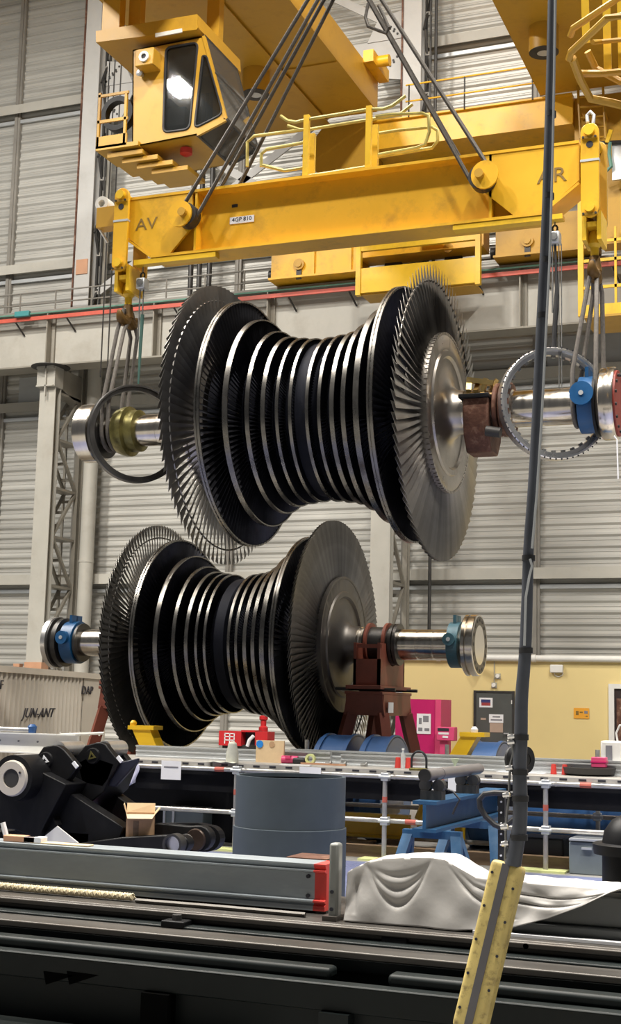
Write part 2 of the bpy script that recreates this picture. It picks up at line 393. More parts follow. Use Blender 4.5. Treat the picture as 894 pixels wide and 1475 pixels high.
# wall fittings
t = thing('emergency_light', 'white emergency light box high on the yellow wall', 'lamp', (-7.17, AY, 2.74))
mb = MB(); pbox(mb, 791.5, 957.5, 810, 969, AY - 0.125, 0.12); mb.build('housing', WHITE, t, bevel=0.02)
mb = MB(); pts = [P(x, y, Y=AY - 0.02) for x, y in ((798, 969), (799, 973), (804, 975), (809, 973), (811, 969))]; mb.tube(pts, 0.012, 6); mb.build('cable', WHITE, t)
for i, (px, py, lb) in enumerate(((717, 974, 'upper of two round white detectors on the yellow wall left of the hose'), (711.5, 987, 'lower of two round white detectors on yellow wall above the grey door'))):
    c = P(px, py, Y=AY); t = thing('wall_detector', lb, 'detector', c, 'detectors on the yellow wall')
    mb = MB(); mb.lathe([(-0.09, 0.0), (-0.09, 0.05), (-0.06, 0.055), (0, 0.055)], 16, c, 'y'); mb.build('dome', WHITE, t)
    mb = MB(); mb.box(c.x - 0.07, c.x + 0.07, AY - 0.02, AY - 0.001, c.z - 0.07, c.z + 0.07); mb.build('back_plate', CREAM, t, smooth=False)
c = P(694, 957, Y=AY - 0.06); t = thing('security_camera', 'white box security camera high on the yellow wall beside the lower rotor flange', 'camera', c)
mb = MB(); mb.bar(c + Vector((-0.2, -0.15, 0.05)), c + Vector((0.1, -0.3, 0.0)), 0.13, 0.13); mb.build('camera_body', WHITE, t, bevel=0.01)
mb = MB(); mb.bar(c + Vector((-0.05, 0, -0.12)), c + Vector((-0.05, -0.22, 0.0)), 0.05, 0.05); mb.build('bracket', WHITE, t)
mb = MB(); mb.tube([P(711.5, 951, Y=AY - .02), P(711.5, 984, Y=AY - .02)], 0.012, 6); tag(mb.build('wall_conduit', CREAM), 'thin vertical conduit running up from lower detector on yellow wall', 'conduit')
# ================================================================ columns
def lattice(t, x, y0, y1, z0, z1, step, mtl, w=0.07):
    """zigzag in two planes with short links between"""
    k = 0; z = z0
    while z < z1 - 0.1:
        zb = min(z + step, z1); a, b = (y0, y1) if k % 2 == 0 else (y1, y0)
        for dx in (-0.2, 0.2):
            mb = MB(); mb.bar((x + dx, a, z), (x + dx, b, zb), w, w); mb.build('brace', mtl, t, smooth=False)
        for q in (0.25, 0.55, 0.8):
            p = Vector((x, a + (b - a) * q, z + (zb - z) * q)); mb = MB(); mb.bar(p - Vector((0.2, 0, 0)), p + Vector((0.2, 0, 0)), 0.05, 0.09); mb.build('link', mtl, t, smooth=False)
        mb = MB(); mb.box(x - 0.25, x + 0.25, min(y0, y1), max(y0, y1), zb - 0.05, zb + 0.03); mb.build('tie_plate', mtl, t, smooth=False)
        z = zb; k += 1
def column(x, label):
    t = thing('lattice_column', label, 'column', (x, 36.2, 0))
    mb = MB(); mb.box(x - 0.29, x + 0.29, 36.2, 36.23, 0, 11.4); mb.box(x - 0.02, x + 0.02, 36.23, 36.5, 0, 11.4); mb.box(x - 0.29, x + 0.29, 36.5, 36.53, 0, 11.4)
    mb.build('front_chord', CREAM, t, smooth=False)
    mb = MB(); mb.box(x + 0.15, x + 0.29, 38.05, 38.08, 0, 14.0); mb.box(x + 0.20, x + 0.24, 37.83, 38.05, 0, 14.0); mb.box(x + 0.15, x + 0.29, 37.8, 37.83, 0, 14.0); mb.box(x - 0.29, x - 0.2, 37.8, 37.84, 0, 14.0)
    mb.build('rear_chord', LATT, t, smooth=False)
    lattice(t, x, 36.55, 37.8, 0.5, 11.3, 1.55, LATT, 0.09)
    mb = MB(); mb.box(x - 0.36, x + 0.30, 36.1, 36.6, 11.42, 12.08); mb.box(x - 0.34, x + 0.28, 36.02, 36.1, 11.42, 11.46); mb.box(x - 0.34, x + 0.28, 36.02, 36.1, 12.0, 12.08)
    mb.box(x - 0.02, x + 0.02, 36.02, 36.1, 11.1, 12.08); mb.build('bracket_cap', CREAM, t, smooth=False)
    mb = MB(); mb.prism([(36.5, 12.08), (37.8, 12.08), (37.8, 11.1), (36.6, 11.45)], x - 0.1, x + 0.25, 'x'); mb.build('bracket_beam', LATT, t, smooth=False)
    mb = MB(); mb.cyl((x, 36.3, 12.075), (x, 36.3, 12.095), 0.62, n=24); mb.build('bearing_pad', DARK, t)
    # upper post stands back behind the crane girder
    mb = MB(); mb.box(x + 0.13, x + 0.70, 37.2, 37.23, 14.05, 29); mb.box(x + 0.38, x + 0.42, 37.23, 37.6, 14.05, 29); mb.box(x + 0.13, x + 0.70, 37.57, 37.6, 14.05, 29)
    mb.build('upper_post', GREY, t, smooth=False)
    mb = MB(); mb.box(x + 0.08, x + 0.13, 37.15, 37.25, 14.05, 29); mb.build('drip_edge', RUST, t, smooth=False)
    mb = MB(); mb.box(x + 0.72, x + 0.77, 37.55, 37.65, 14.05, 28.5); mb.box(x + 0.86, x + 0.90, 37.55, 37.65, 14.05, 28.5); mb.build('rear_post', DARK, t, smooth=False)
    z = 14.2; k = 0
    while z < 28:
        mb = MB(); a, b = (37.3, 37.85) if k % 2 == 0 else (37.85, 37.3)
        mb.bar((x + 0.76, a, z), (x + 0.80, b, z + 1.3), 0.07, 0.07); mb.build('brace', DARK, t, smooth=False)
        mb = MB(); mb.bar((x + 0.72, 37.56, z + 0.65), (x + 0.9, 37.6, z + 0.65), 0.06, 0.12); mb.build('link', GIRT, t, smooth=False)
        z += 1.3; k += 1
    return t
c1 = column(-23.43, 'grey lattice column with salmon painted base, behind lower rotor left coupling')
c2 = column(-12.25, 'grey lattice column partly hidden behind the two turbine rotors')
mb = MB(); mb.box(-23.74, -23.12, 36.15, 36.55, 0, 2.75); mb.build('painted_base', SALM, c1, smooth=False)
mb = MB(); mb.box(-24.1, -23.88, 36.1, 36.3, 0, 2.7); mb.build('kick_rail', SALM, c1, smooth=False)
mb = MB(); mb.box(-23.23, -22.80, 37.17, 37.2, 15.4, 15.9); mb.build('orange_spot', SALM, c1, smooth=False)
# downpipes
PX = P(124.5, 800, Y=37.9).x
mb = MB(); mb.lathe([(0, 0.235), (28.5, 0.235)], 20, (PX, 37.9, 0), 'z')
for z in range(2, 28, 4): mb.lathe([(z, 0.25), (z + 0.08, 0.25)], 20, (PX, 37.9, 0), 'z')
tag(mb.build('downpipe', CREAM), 'fat grey downpipe beside the left lattice column', 'pipe')
t = thing('service_riser', 'cluster of three dark vertical service pipes rising above the upper rotor', 'pipes', (-18.8, 37.42, 13.9))
for x in (-19.15, -18.85, -18.5): mb = MB(); mb.cyl((x, 37.42, 13.9), (x, 37.42, 28), 0.085, n=10); mb.build('pipe', DARK, t)
mb = MB(); mb.cyl((-11.2, 37.58, 0.1), (-11.2, 37.58, 28), 0.05, n=8); tag(mb.build('cable_riser', DARK), 'thin black vertical riser on cladding right of the middle column', 'pipe')
# wall bracing between the upper posts
t = thing('wall_bracing', 'pale grey crossed bracing with bolted gussets between upper posts', 'bracing', (-17.5, 37.45, 21.5))
mb = MB(); mb.box(-22.7, -11.9, 37.58, 37.64, 21.05, 21.5); mb.build('strut', GREY, t, smooth=False)
for (a, b) in (((-22.7, 20.9), (-12.3, 14.4)), ((-22.6, 14.4), (-12.1, 21.0)), ((-22.7, 21.6), (-12.4, 28.4)), ((-12.0, 21.6), (-22.6, 28.4))):
    mb = MB(); mb.bar((a[0], 37.62, a[1]), (b[0], 37.62, b[1]), 0.26, 0.05, (0, 1, 0)); mb.build('diagonal', GREY, t, smooth=False)
for x, sg in ((-22.75, 1), (-12.3, -1)):
    for zz, up in ((21.5, 1), (21.05, -1)):
        mb = MB(); mb.prism([(x, zz), (x + sg * 1.1, zz), (x + sg * 0.75, zz + up * 0.75), (x, zz + up * 0.9)], 37.55, 37.58); g = mb.build('gusset', GREY, t, smooth=False)
        for k in range(8):
            mb = MB(); c = Vector((x + sg * (0.12 + 0.12 * (k // 2) + 0.1 * (k % 2)), 37.55, zz + up * (0.15 + 0.1 * (k // 2) + 0.16 * (k % 2)))); mb.cyl(c, c - Vector((0, 0.03, 0)), 0.035, n=6); mb.build('bolt', DARK, g)
bpy.data.objects['wall_bracing'].location.z += 0.5
# ================================================================ crane runway girder
t = thing('runway_girder', 'long pale crane runway girder carried on the lattice columns', 'girder', (-12, 36.5, 12.1))
mb = MB(); mb.box(-44, 21, 36.48, 36.52, 12.15, 13.9); mb.build('web', CREAM, t, smooth=False)
mb = MB(); mb.box(-44, 21, 36.12, 36.88, 13.88, 13.95); mb.build('top_flange', GIRT, t, smooth=False)
mb = MB(); mb.box(-44, 21, 36.12, 36.88, 12.1, 12.15); mb.build('bottom_flange', LATT, t, smooth=False)
for k in range(17):
    x = -38.7 + k * 3.82 - 0.13
    mb = MB(); mb.box(x - 0.02, x + 0.02, 36.14, 36.48, 12.15, 13.88); mb.box(x + 0.02, x + 0.14, 36.40, 36.48, 12.15, 13.88); mb.build('stiffener', LATT, t, smooth=False)
mb = MB(); mb.box(-44, 21, 36.44, 36.56, 13.95, 14.05); mb.build('crane_rail', DARK, t, smooth=False)
t = thing('conductor_rail', 'red conductor rail with green cable along the runway girder', 'rail', (-12, 36.1, 13.7))
mb = MB(); mb.box(-44, 21, 36.06, 36.12, 13.62, 13.74); mb.build('rail_bar', REDL, t, smooth=False)
mb = MB(); mb.cyl((-44, 36.02, 13.82), (21, 36.02, 13.82), 0.03, n=6); mb.build('green_cable', mat('green_cable', (0.12, 0.26, 0.2), 0, 0.6), t)
mb = MB(); mb.box(P(22, 460, Y=36).x, P(43, 456, Y=36).x, 35.92, 36.05, 13.74, 13.92); mb.build('junction_box', TEAL, t, bevel=0.02)
for k in range(30):
    mb = MB(); x = -38 + k * 1.9; mb.bar((x, 36.1, 13.6), (x + 0.12, 36.45, 13.25), 0.04, 0.04); mb.build('insulator_arm', DARK, t, smooth=False)
# walkway with handrail behind the rail
t = thing('crane_walkway', 'narrow crane walkway with thin grey handrail above the runway girder', 'walkway', (-12, 37.0, 13.9))
mb = MB(); mb.box(-44, 21, 36.9, 37.06, 13.9, 13.96); mb.build('walkway_deck', LATT, t, smooth=False)
for z in (14.45, 14.85):
    mb = MB(); mb.cyl((-44, 36.95, z), (21, 36.95, z), 0.025, n=6); mb.build('handrail', GIRT, t)
for k in range(44):
    mb = MB(); x = -40 + k * 1.35; mb.cyl((x, 36.95, 13.95), (x, 36.95, 14.85), 0.025, n=6); mb.build('rail_post', GIRT, t)

for px, lb in ((147.5, 'left one of two thin wires hanging before the left lattice column'), (157, 'right one of two thin wires hanging before the left lattice column')):
    p = P(px, 480, Y=35.4); mb = MB(); mb.cyl((p.x, 35.4, 11.4), (p.x, 35.4, 26), 0.022, n=6); tag(mb.build('hoist_wire', DARK), lb, 'wire')
# ================================================================ rotors
def blade_mesh(r0, r1, c0, c1, a0, a1, th0, th1, hand, name, ns=6):
    """airfoil blade along +Z; the chord lies in the X-Y plane and twists from a0 to a1 (angle from the rotor axis)"""
    vs, fs = [], []
    for i in range(ns):
        t = i / (ns - 1); r = r0 + (r1 - r0) * t
        a = a0 + (a1 - a0) * t ** 0.8; c = c0 + (c1 - c0) * t; th = th0 + (th1 - th0) * t
        d = Vector((-math.cos(a) * hand, math.sin(a), 0)); n = Vector((math.sin(a), math.cos(a) * hand, 0))
        for q, h in ((-0.5, 0), (-0.15, 0.62), (0.25, 0.5), (0.5, 0), (0.25, 0.12), (-0.15, 0.15)):
            vs.append(d * (c * q) + n * (th * (h - 0.3)) + Vector((0, 0, r)))
    for i in range(ns - 1):
        for j in range(6):
            fs.append((i * 6 + j, i * 6 + (j + 1) % 6, (i + 1) * 6 + (j + 1) % 6, (i + 1) * 6 + j))
    fs.append((5, 4, 3, 2, 1, 0)); fs.append(tuple((ns - 1) * 6 + j for j in range(6)))
    me = bpy.data.meshes.new(name); me.from_pydata([tuple(v) for v in vs], [], fs)
    bm = bmesh.new(); bm.from_mesh(me); bmesh.ops.recalc_face_normals(bm, faces=bm.faces[:]); bm.to_mesh(me); bm.free()
    me.shade_smooth(); me.set_sharp_from_angle(angle=rad(50))
    return me
RR = 1.75
STAGES = [(0.06, 0.575), (0.15, 0.585), (0.245, 0.60), (0.34, 0.645), (0.46, 0.735), (0.60, 0.875)]
def ring_stuff(s, r0, r1, n, c, ang, o):
    mb = MB()
    for k in range(n):
        a = 2 * PI * k / n; M = Matrix.Rotation(a, 3, 'X')
        d = Vector((math.cos(ang), math.sin(ang), 0)); q = Vector((-d.y, d.x, 0))
        vs = []
        for r, cc in ((r0, c), (r1, c * 0.8)):
            vs += [M @ (d * -cc / 2 + Vector((s, 0, r))) + o, M @ (q * 0.006 + Vector((s, 0, r))) + o, M @ (d * cc / 2 + Vector((s, 0, r))) + o, M @ (q * -0.006 + Vector((s, 0, r))) + o]
        mb.add(vs, [(0, 1, 5, 4), (1, 2, 6, 5), (2, 3, 7, 6), (3, 0, 4, 7)])
    return mb
def rotor(name, label, o, nb, hand, dscm, blm, seed, STAGES=STAGES):
    o = Vector(o); rnd = random.Random(seed)
    t = thing(name, label, 'turbine rotor', o)
    # centre body between the last discs
    pr = [(-0.72, 0.30), (-0.70, 0.50), (-0.62, 0.47), (-0.46, 0.455), (-0.28, 0.45), (-0.10, 0.46), (-0.04, 0.535), (0.04, 0.535), (0.10, 0.46), (0.28, 0.45), (0.46, 0.455), (0.62, 0.47), (0.70, 0.50), (0.72, 0.30)]
    mb = MB(); mb.lathe([(a * RR, r * RR) for a, r in pr], 96, o); mb.build('drum', DRUM, t)
    for sg in (-1, 1):
        for i, (s, r) in enumerate(STAGES):
            s *= RR * sg; r *= RR; w = (0.022 + 0.008 * (i > 1) + 0.008 * (i > 3)) * RR / 2
            hub = 0.47 * RR + (0.03 * RR if i > 3 else 0)
            mb = MB(); mb.lathe([(s - w * 1.3, 0.40 * RR), (s - w * 1.3, hub), (s + w * 1.3, hub), (s + w * 1.3, 0.40 * RR)], 96, o); mb.build('stage_disc', DRUM, t)
            n = (150, 150, 140, 130, 120, 110)[i]
            rb = ring_stuff(s, hub - 0.01, r - 0.005, n, 0.028 * RR + 0.012 * i, rad(35) * sg * hand, o).build('blade_row', INBL, t, fix=False); rb['kind'] = 'stuff'
            th = 0.016 if i < 5 else 0.022
            if i == 5:
                q = [(s - w, r - th), (s - w, r), (s - w * 0.25, r), (s - w * 0.2, r - 0.008), (s + w * 0.2, r - 0.008), (s + w * 0.25, r), (s + w, r), (s + w, r - th)]
            else:
                q = [(s - w, r - th), (s - w, r), (s + w, r), (s + w, r - th)]
            mb = MB(); mb.lathe(q, 128, o, closed=True); mb.build('shroud_band', SHROUD, t)
        # last disc with its hub cone
        f = lambda a, r: (sg * a * RR, r * RR)
        pr = [f(0.70, 0.30), f(0.72, 0.535), f(0.865, 0.535), f(0.872, 0.525), f(0.872, 0.43), f(0.885, 0.42), f(0.885, 0.385), f(0.868, 0.37), f(0.868, 0.33), f(0.875, 0.25), f(0.90, 0.18), f(0.94, 0.15), f(1.02, 0.142)]
        mb = MB(); mb.lathe(pr, 128, o); mb.build('last_disc', dscm, t)
        # long twisted last-stage blades, one object each, sharing mesh data
        me = blade_mesh(0.525 * RR, RR, 0.15, 0.225, rad(22), rad(74), 0.034, 0.008, hand * sg, 'last_stage_blade')
        me.materials.append(blm)
        off = rnd.random()
        for k in range(nb):
            b = bpy.data.objects.new('blade', me); COL.objects.link(b); b.parent = t
            b.location = (sg * 0.80 * RR, 0, 0); b.rotation_euler = (2 * PI * (k + off) / nb, 0, 0)
        mb = MB(); pts = [o + Vector((sg * (0.80 - 0.012) * RR, -math.sin(2 * PI * k / 96) * 0.895 * RR, math.cos(2 * PI * k / 96) * 0.895 * RR)) for k in range(96)]
        mb.tube(pts, 0.011, 5, closed=True); mb.build('lacing_wire', blm, t)
        # blade root serration ring
        mb = MB()
        for k in range(nb):
            M = Matrix.Rotation(2 * PI * (k + off) / nb, 4, 'X'); T = Matrix.Translation(o) @ M
            mb.box(sg * 0.862 * RR - 0.02, sg * 0.862 * RR + 0.02, -0.026, 0.026, 0.527 * RR, 0.545 * RR, T)
        q = mb.build('blade_roots', dscm, t, smooth=False); q['kind'] = 'stuff'
    return t
UO = P(632, 596, d=16.2) - Vector((1.40, 0, 0))
LO = P(484, 928, d=19.3) - Vector((1.40, 0, 0))
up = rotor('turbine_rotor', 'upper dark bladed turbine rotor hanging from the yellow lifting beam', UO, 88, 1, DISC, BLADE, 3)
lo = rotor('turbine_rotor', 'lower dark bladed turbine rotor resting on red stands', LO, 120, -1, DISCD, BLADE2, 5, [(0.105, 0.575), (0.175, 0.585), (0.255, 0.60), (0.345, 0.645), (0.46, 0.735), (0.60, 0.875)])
def part_lathe(t, o, name, prof, mt, n=64):
    mb = MB(); mb.lathe(prof, n, o); return mb.build(name, mt, t)
def bolts(t, o, x, r, n, rb, h, sg, mt):
    for k in range(n):
        a = 2 * PI * k / n; c = o + Vector((x, math.sin(a) * r, math.cos(a) * r)); mb = MB(); mb.cyl(c, c + Vector((sg * h, 0, 0)), rb, n=6); mb.build('flange_bolt', mt, t)
# ---- upper rotor shafts
o = UO
part_lathe(up, o, 'shaft', [(-3.30, 0.0), (-3.30, 0.20), (-2.30, 0.205), (-2.29, 0.215), (-1.85, 0.215), (-1.80, 0.24), (-1.62, 0.26)], SHAFT)
part_lathe(up, o, 'coupling_flange', [(-3.42, 0.10), (-3.42, 0.36), (-3.40, 0.385), (-3.20, 0.385), (-3.185, 0.37), (-3.185, 0.21), (-3.19, 0.10)], SHAFT)
part_lathe(up, o, 'flange_inner_ring', [(-3.18, 0.2), (-3.18, 0.335), (-3.10, 0.335), (-3.10, 0.2)], BLSTL)
sl = part_lathe(up, o, 'seal_sleeve', [(-2.90, 0.2), (-2.90, 0.29), (-2.80, 0.325), (-2.74, 0.325), (-2.72, 0.27), (-2.60, 0.27), (-2.58, 0.205)], GASK); sl['label'] = 'oily yellow brass seal sleeve'
part_lathe(up, o, 'shaft', [(1.70, 0.255), (1.85, 0.25), (2.12, 0.24), (2.30, 0.235), (2.31, 0.212), (2.62, 0.212), (2.625, 0.205), (2.66, 0.205), (2.665, 0.212), (3.0, 0.212), (3.02, 0.225), (3.48, 0.225), (3.48, 0.0)], SHAFT)
for x in (2.13, 2.20, 2.27):
    part_lathe(up, o, 'oil_ring', [(x - 0.028, 0.2), (x - 0.028, 0.30), (x - 0.015, 0.315), (x + 0.015, 0.315), (x + 0.028, 0.30), (x + 0.028, 0.2)], RUST, 48)
fl = part_lathe(up, o, 'coupling_flange', [(3.33, 0.2), (3.33, 0.405), (3.345, 0.415), (3.48, 0.415), (3.495, 0.405), (3.495, 0.0)], SHAFT)
rf = part_lathe(up, o, 'flange_cover', [(3.496, 0.0), (3.496, 0.375), (3.515, 0.375), (3.515, 0.0)], REDFACE); rf['label'] = 'red painted flange face'
bolts(up, o, 3.515, 0.325, 14, 0.018, 0.02, 1, DARK)
# bearing clamp hanging on the shaft next to the disc
mb = MB()
q = [(-0.34, 0.10), (0.34, 0.10), (0.36, -0.05), (0.30, -0.34), (0.16, -0.52), (-0.16, -0.52), (-0.30, -0.34), (-0.36, -0.05)]
mb.prism([(o.y + a, o.z + b) for a, b in q], o.x + 1.78, o.x + 2.08, 'x'); bh = mb.build('bearing_shell', RUST, up, bevel=0.02); bh['label'] = 'rusty lower bearing shell'
mb = MB(); mb.box(o.x + 1.74, o.x + 2.10, o.y - 0.40, o.y + 0.40, o.z + 0.08, o.z + 0.13); mb.build('bearing_strap', BLACK, up, bevel=0.01)
mb = MB()
for k in range(4): mb.bar((o.x + 1.82 + 0.07 * k, o.y - 0.22 + 0.05 * k, o.z + 0.2), (o.x + 1.80 + 0.1 * k, o.y - 0.12 + 0.1 * (k % 2), o.z + 0.36), 0.06, 0.05)
mb.bar((o.x + 1.78, o.y - 0.15, o.z + 0.35), (o.x + 2.08, o.y - 0.1, o.z + 0.30), 0.08, 0.06); mb.build('bearing_cap_bracket', BRASS, up, smooth=False)
mb = MB(); mb.cyl((o.x + 2.05, o.y - 0.3, o.z - 0.30), (o.x + 2.22, o.y - 0.3, o.z - 0.33), 0.06, n=12); mb.build('drain_stub', DARK, up)
def collar(t, o, x, r, mt, w=0.17, boss=0.10):
    mb = MB(); mb.lathe([(x - w / 2, r), (x - w / 2, r + 0.10), (x + w / 2, r + 0.10), (x + w / 2, r)], 48, o, closed=True); q = mb.build('clamp_collar', mt, t)
    q['label'] = 'blue painted clamp collar'
    c = o + Vector((x - 0.02, -(r + 0.10), 0.06)); mb = MB(); mb.cyl(c + Vector((0, 0.06, 0)), c + Vector((0, -0.06, 0)), boss, n=20); mb.build('clamp_boss', mt, q)
    mb = MB(); mb.cyl(c + Vector((0, -0.06, 0)), c + Vector((0, -0.075, 0)), 0.028, n=10); mb.build('clamp_bolt', GALV, q)
    for s2 in (-1, 1):
        mb = MB(); mb.bar(o + Vector((x, s2 * 0.07, r + 0.05)), o + Vector((x, s2 * 0.07, r + 0.19)), w * 0.8, 0.04); mb.build('clamp_lug', mt, q, smooth=False)
collar(up, o, 3.17, 0.225, BLUECL, 0.17, 0.135)
part_lathe(up, o, 'collar_backing', [(3.26, 0.2), (3.26, 0.37), (3.29, 0.37), (3.29, 0.2)], BLACK)
# ---- lower rotor shafts
o = LO
part_lathe(lo, o, 'shaft', [(-3.10, 0.0), (-3.10, 0.20), (-2.55, 0.20), (-2.545, 0.205), (-2.2, 0.205), (-2.195, 0.198), (-2.15, 0.198), (-2.14, 0.215), (-1.75, 0.225), (-1.62, 0.26)], SHAFT)
part_lathe(lo, o, 'coupling_flange', [(-3.22, 0.0), (-3.22, 0.37), (-3.19, 0.385), (-3.12, 0.385), (-3.11, 0.34), (-3.08, 0.34), (-3.07, 0.37), (-3.0, 0.37), (-2.99, 0.2)], BLSTL)
part_lathe(lo, o, 'flange_rim', [(-3.235, 0.30), (-3.235, 0.388), (-3.16, 0.388), (-3.16, 0.30)], SILV)
collar(lo, o, -2.86, 0.22, BLUECL, 0.20, 0.10)
part_lathe(lo, o, 'oil_ring', [(-2.74, 0.2), (-2.74, 0.29), (-2.70, 0.29), (-2.70, 0.2)], BLSTL)
part_lathe(lo, o, 'shaft', [(1.70, 0.25), (1.80, 0.25), (1.82, 0.235), (2.30, 0.235), (2.32, 0.215), (2.62, 0.212), (2.625, 0.204), (2.65, 0.204), (2.655, 0.212), (2.85, 0.212), (2.855, 0.206), (2.875, 0.206), (2.88, 0.212), (3.4, 0.215), (3.4, 0.0)], SHAFT)
part_lathe(lo, o, 'journal_wrap', [(1.86, 0.23), (1.86, 0.245), (2.24, 0.245), (2.24, 0.23)], BLSTL)
for x in (2.27, 2.33): part_lathe(lo, o, 'oil_ring', [(x - 0.022, 0.2), (x - 0.022, 0.29), (x + 0.022, 0.29), (x + 0.022, 0.2)], BLSTL, 48)
part_lathe(lo, o, 'coupling_flange', [(3.30, 0.2), (3.30, 0.40), (3.315, 0.42), (3.36, 0.42), (3.365, 0.385), (3.385, 0.385), (3.39, 0.42), (3.47, 0.42), (3.48, 0.41), (3.48, 0.39)], SHAFT)
part_lathe(lo, o, 'flange_face', [(3.47, 0.395), (3.482, 0.39), (3.482, 0.27), (3.474, 0.265), (3.474, 0.1), (3.478, 0.095), (3.478, 0.0)], DISCD)
for k in range(16):
    a = 2 * PI * k / 16; c = o + Vector((3.481, math.sin(a) * 0.335, math.cos(a) * 0.345)); mb = MB(); mb.cyl(c, c + Vector((0.006, 0, 0)), 0.026, n=10); mb.build('flange_hole', DARK, lo)
collar(lo, o, 3.16, 0.212, TEALCL, 0.15, 0.085)
# ================================================================ red rotor stands
def stand(x, label, side):
    y, z = LO.y, LO.z
    t = thing('rotor_stand', label, 'stand', (x, y, 0))
    zt = z - 0.02; zb = 1.93
    # saddle block: two cheeks with a round seat for the journal
    hw = 0.19
    n = 14
    seat = [(y + 0.30 * math.sin(a), z - 0.30 * math.cos(a) + 0.0) for a in [PI / 2 - PI * k / n for k in range(n + 1)]]
    poly = [(y - 0.55, zb), (y - 0.55, zt + 0.02)] + [(a, b) for a, b in reversed(seat)] + [(y + 0.55, zt + 0.02), (y + 0.55, zb)]
    for dx in (-hw, hw - 0.04):
        mb = MB(); mb.prism(poly, x + dx, x + dx + 0.04, 'x'); mb.build('saddle_cheek', OXRED, t, smooth=False)
    mb = MB(); mb.box(x - hw, x + hw, y - 0.55, y - 0.51, zb, zt - 0.20); mb.build('front_plate', OXRED, t, smooth=False)
    mb = MB(); mb.box(x - hw, x + hw, y - 0.53, y - 0.50, zt - 0.05, zt); mb.build('tie_bar', OXRED, t, smooth=False)
    mb = MB(); mb.box(x - hw, x + hw, y + 0.51, y + 0.55, zb, zt - 0.20); mb.build('rear_plate', OXRED, t, smooth=False)
    for dx in (-0.15, 0.11):
        mb = MB(); mb.lathe([(dx, 0.24), (dx, 0.30), (dx + 0.04, 0.30), (dx + 0.04, 0.24)], 40, (x, y, z), closed=True); mb.build('journal_seat', OXRED, t)
    mb = MB(); mb.box(x - 0.25, x + 0.25, y - 0.68, y + 0.68, zb - 0.05, zb); mb.build('base_plate', OXRED, t, bevel=0.006)
    mb = MB(); mb.box(x - 0.27, x + 0.27, y - 0.66, y + 0.66, zb - 0.12, zb - 0.08); mb.build('base_plate', OXRED, t, bevel=0.006)
    for s2 in (-1, 1):
        mb = MB(); mb.cyl((x - (0.46 if side > 0 else 0.34), y + s2 * 0.5, zb - 0.05), (x + (0.40 if side > 0 else 0.25), y + s2 * 0.5, zb - 0.05), 0.022, n=8); mb.build('clamp_rod', DARK, t)
    k = [(-0.25, zb - 0.12), (0.25, zb - 0.12), (0.29, zb - 0.40), (-0.29, zb - 0.40)]
    mb = MB()
    for yy in (y - 0.62, y + 0.58): mb.prism([(x + a, b) for a, b in k], yy, yy + 0.04)
    for xx in (x - 0.27, x + 0.23): mb.box(xx, xx + 0.04, y - 0.6, y + 0.6, zb - 0.40, zb - 0.12)
    mb.build('skirt', OXRED, t, smooth=False)
    for sx in (-1, 1):
        for sy in (-1, 1):
            mb = MB(); mb.bar((x + sx * 0.22, y + sy * 0.54, zb - 0.38), (x + sx * 0.52, y + sy * 0.80, 0.03), 0.15, 0.15); mb.build('leg', OXRED, t, smooth=False)
            mb = MB(); mb.box(x + sx * 0.52 - 0.14, x + sx * 0.52 + 0.14, y + sy * 0.8 - 0.14, y + sy * 0.8 + 0.14, 0.0, 0.03); mb.build('foot_plate', OXRED, t, smooth=False)
    mb = MB(); c = P(568, 1008, Y=y - 0.63); mb.box(x + 0.30, x + 0.305, y - 0.5, y - 0.28, zb - 0.36, zb - 0.22) if side > 0 else mb.box(x - 0.1, x + 0.1, y - 0.63, y - 0.625, zb - 0.35, zb - 0.2)
    mb.build('paper_tag', PAPER, t, smooth=False)
    return t
stand(LO.x + 2.05, 'red bearing stand under lower rotor right shaft, beside magenta cabinet', 1)
stand(LO.x - 1.76, 'red bearing stand half hidden behind lower rotor, next to the container', -1)
# ================================================================ overhead crane
YE = 35.6
GZ = 18.58
t = thing('bridge_girder', 'yellow box bridge girder with brown shaded walkway box, above the operator cab', 'girder', (-15.2, 20, GZ))
mb = MB(); mb.box(-16.5, -13.9, 8, YE, GZ, GZ + 2.6); mb.build('box_girder', YELC, t, smooth=False)  # same yellow as the carriage; underside shade put into the darker colour
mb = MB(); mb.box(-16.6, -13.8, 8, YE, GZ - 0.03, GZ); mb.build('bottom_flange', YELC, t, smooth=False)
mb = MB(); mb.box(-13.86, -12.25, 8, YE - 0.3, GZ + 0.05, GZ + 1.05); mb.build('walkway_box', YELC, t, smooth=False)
mb = MB()
for y in (14, 20, 26, 32): mb.box(-13.8, -12.28, y - 0.02, y + 0.02, GZ + 0.01, GZ + 0.05)
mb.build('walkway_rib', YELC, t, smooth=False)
c = P(546, 108, Y=YE - 1.2)
mb = MB(); mb.box(-12.25, -11.95, YE - 1.6, YE - 0.2, GZ + 0.95, GZ + 1.3); mb.cyl((-12.0, YE - 1.2, GZ + 1.1), (-11.6, YE - 1.2, GZ + 1.1), 0.16, n=16); mb.build('buffer_bracket', YEL, t)
t2 = thing('bridge_girder', 'yellow box bridge girder at upper right with hanging lamp, behind the guard cage', 'girder', (-5, 20, GZ))
mb = MB(); mb.box(-7.5, -4.6, 8, YE, GZ, GZ + 2.6); mb.build('box_girder', YELC, t2, smooth=False)  # shade of this girder also put into its darker yellow
mb = MB(); mb.box(-7.58, -4.5, 8, YE, GZ - 0.03, GZ); mb.build('bottom_flange', YELC, t2, smooth=False)
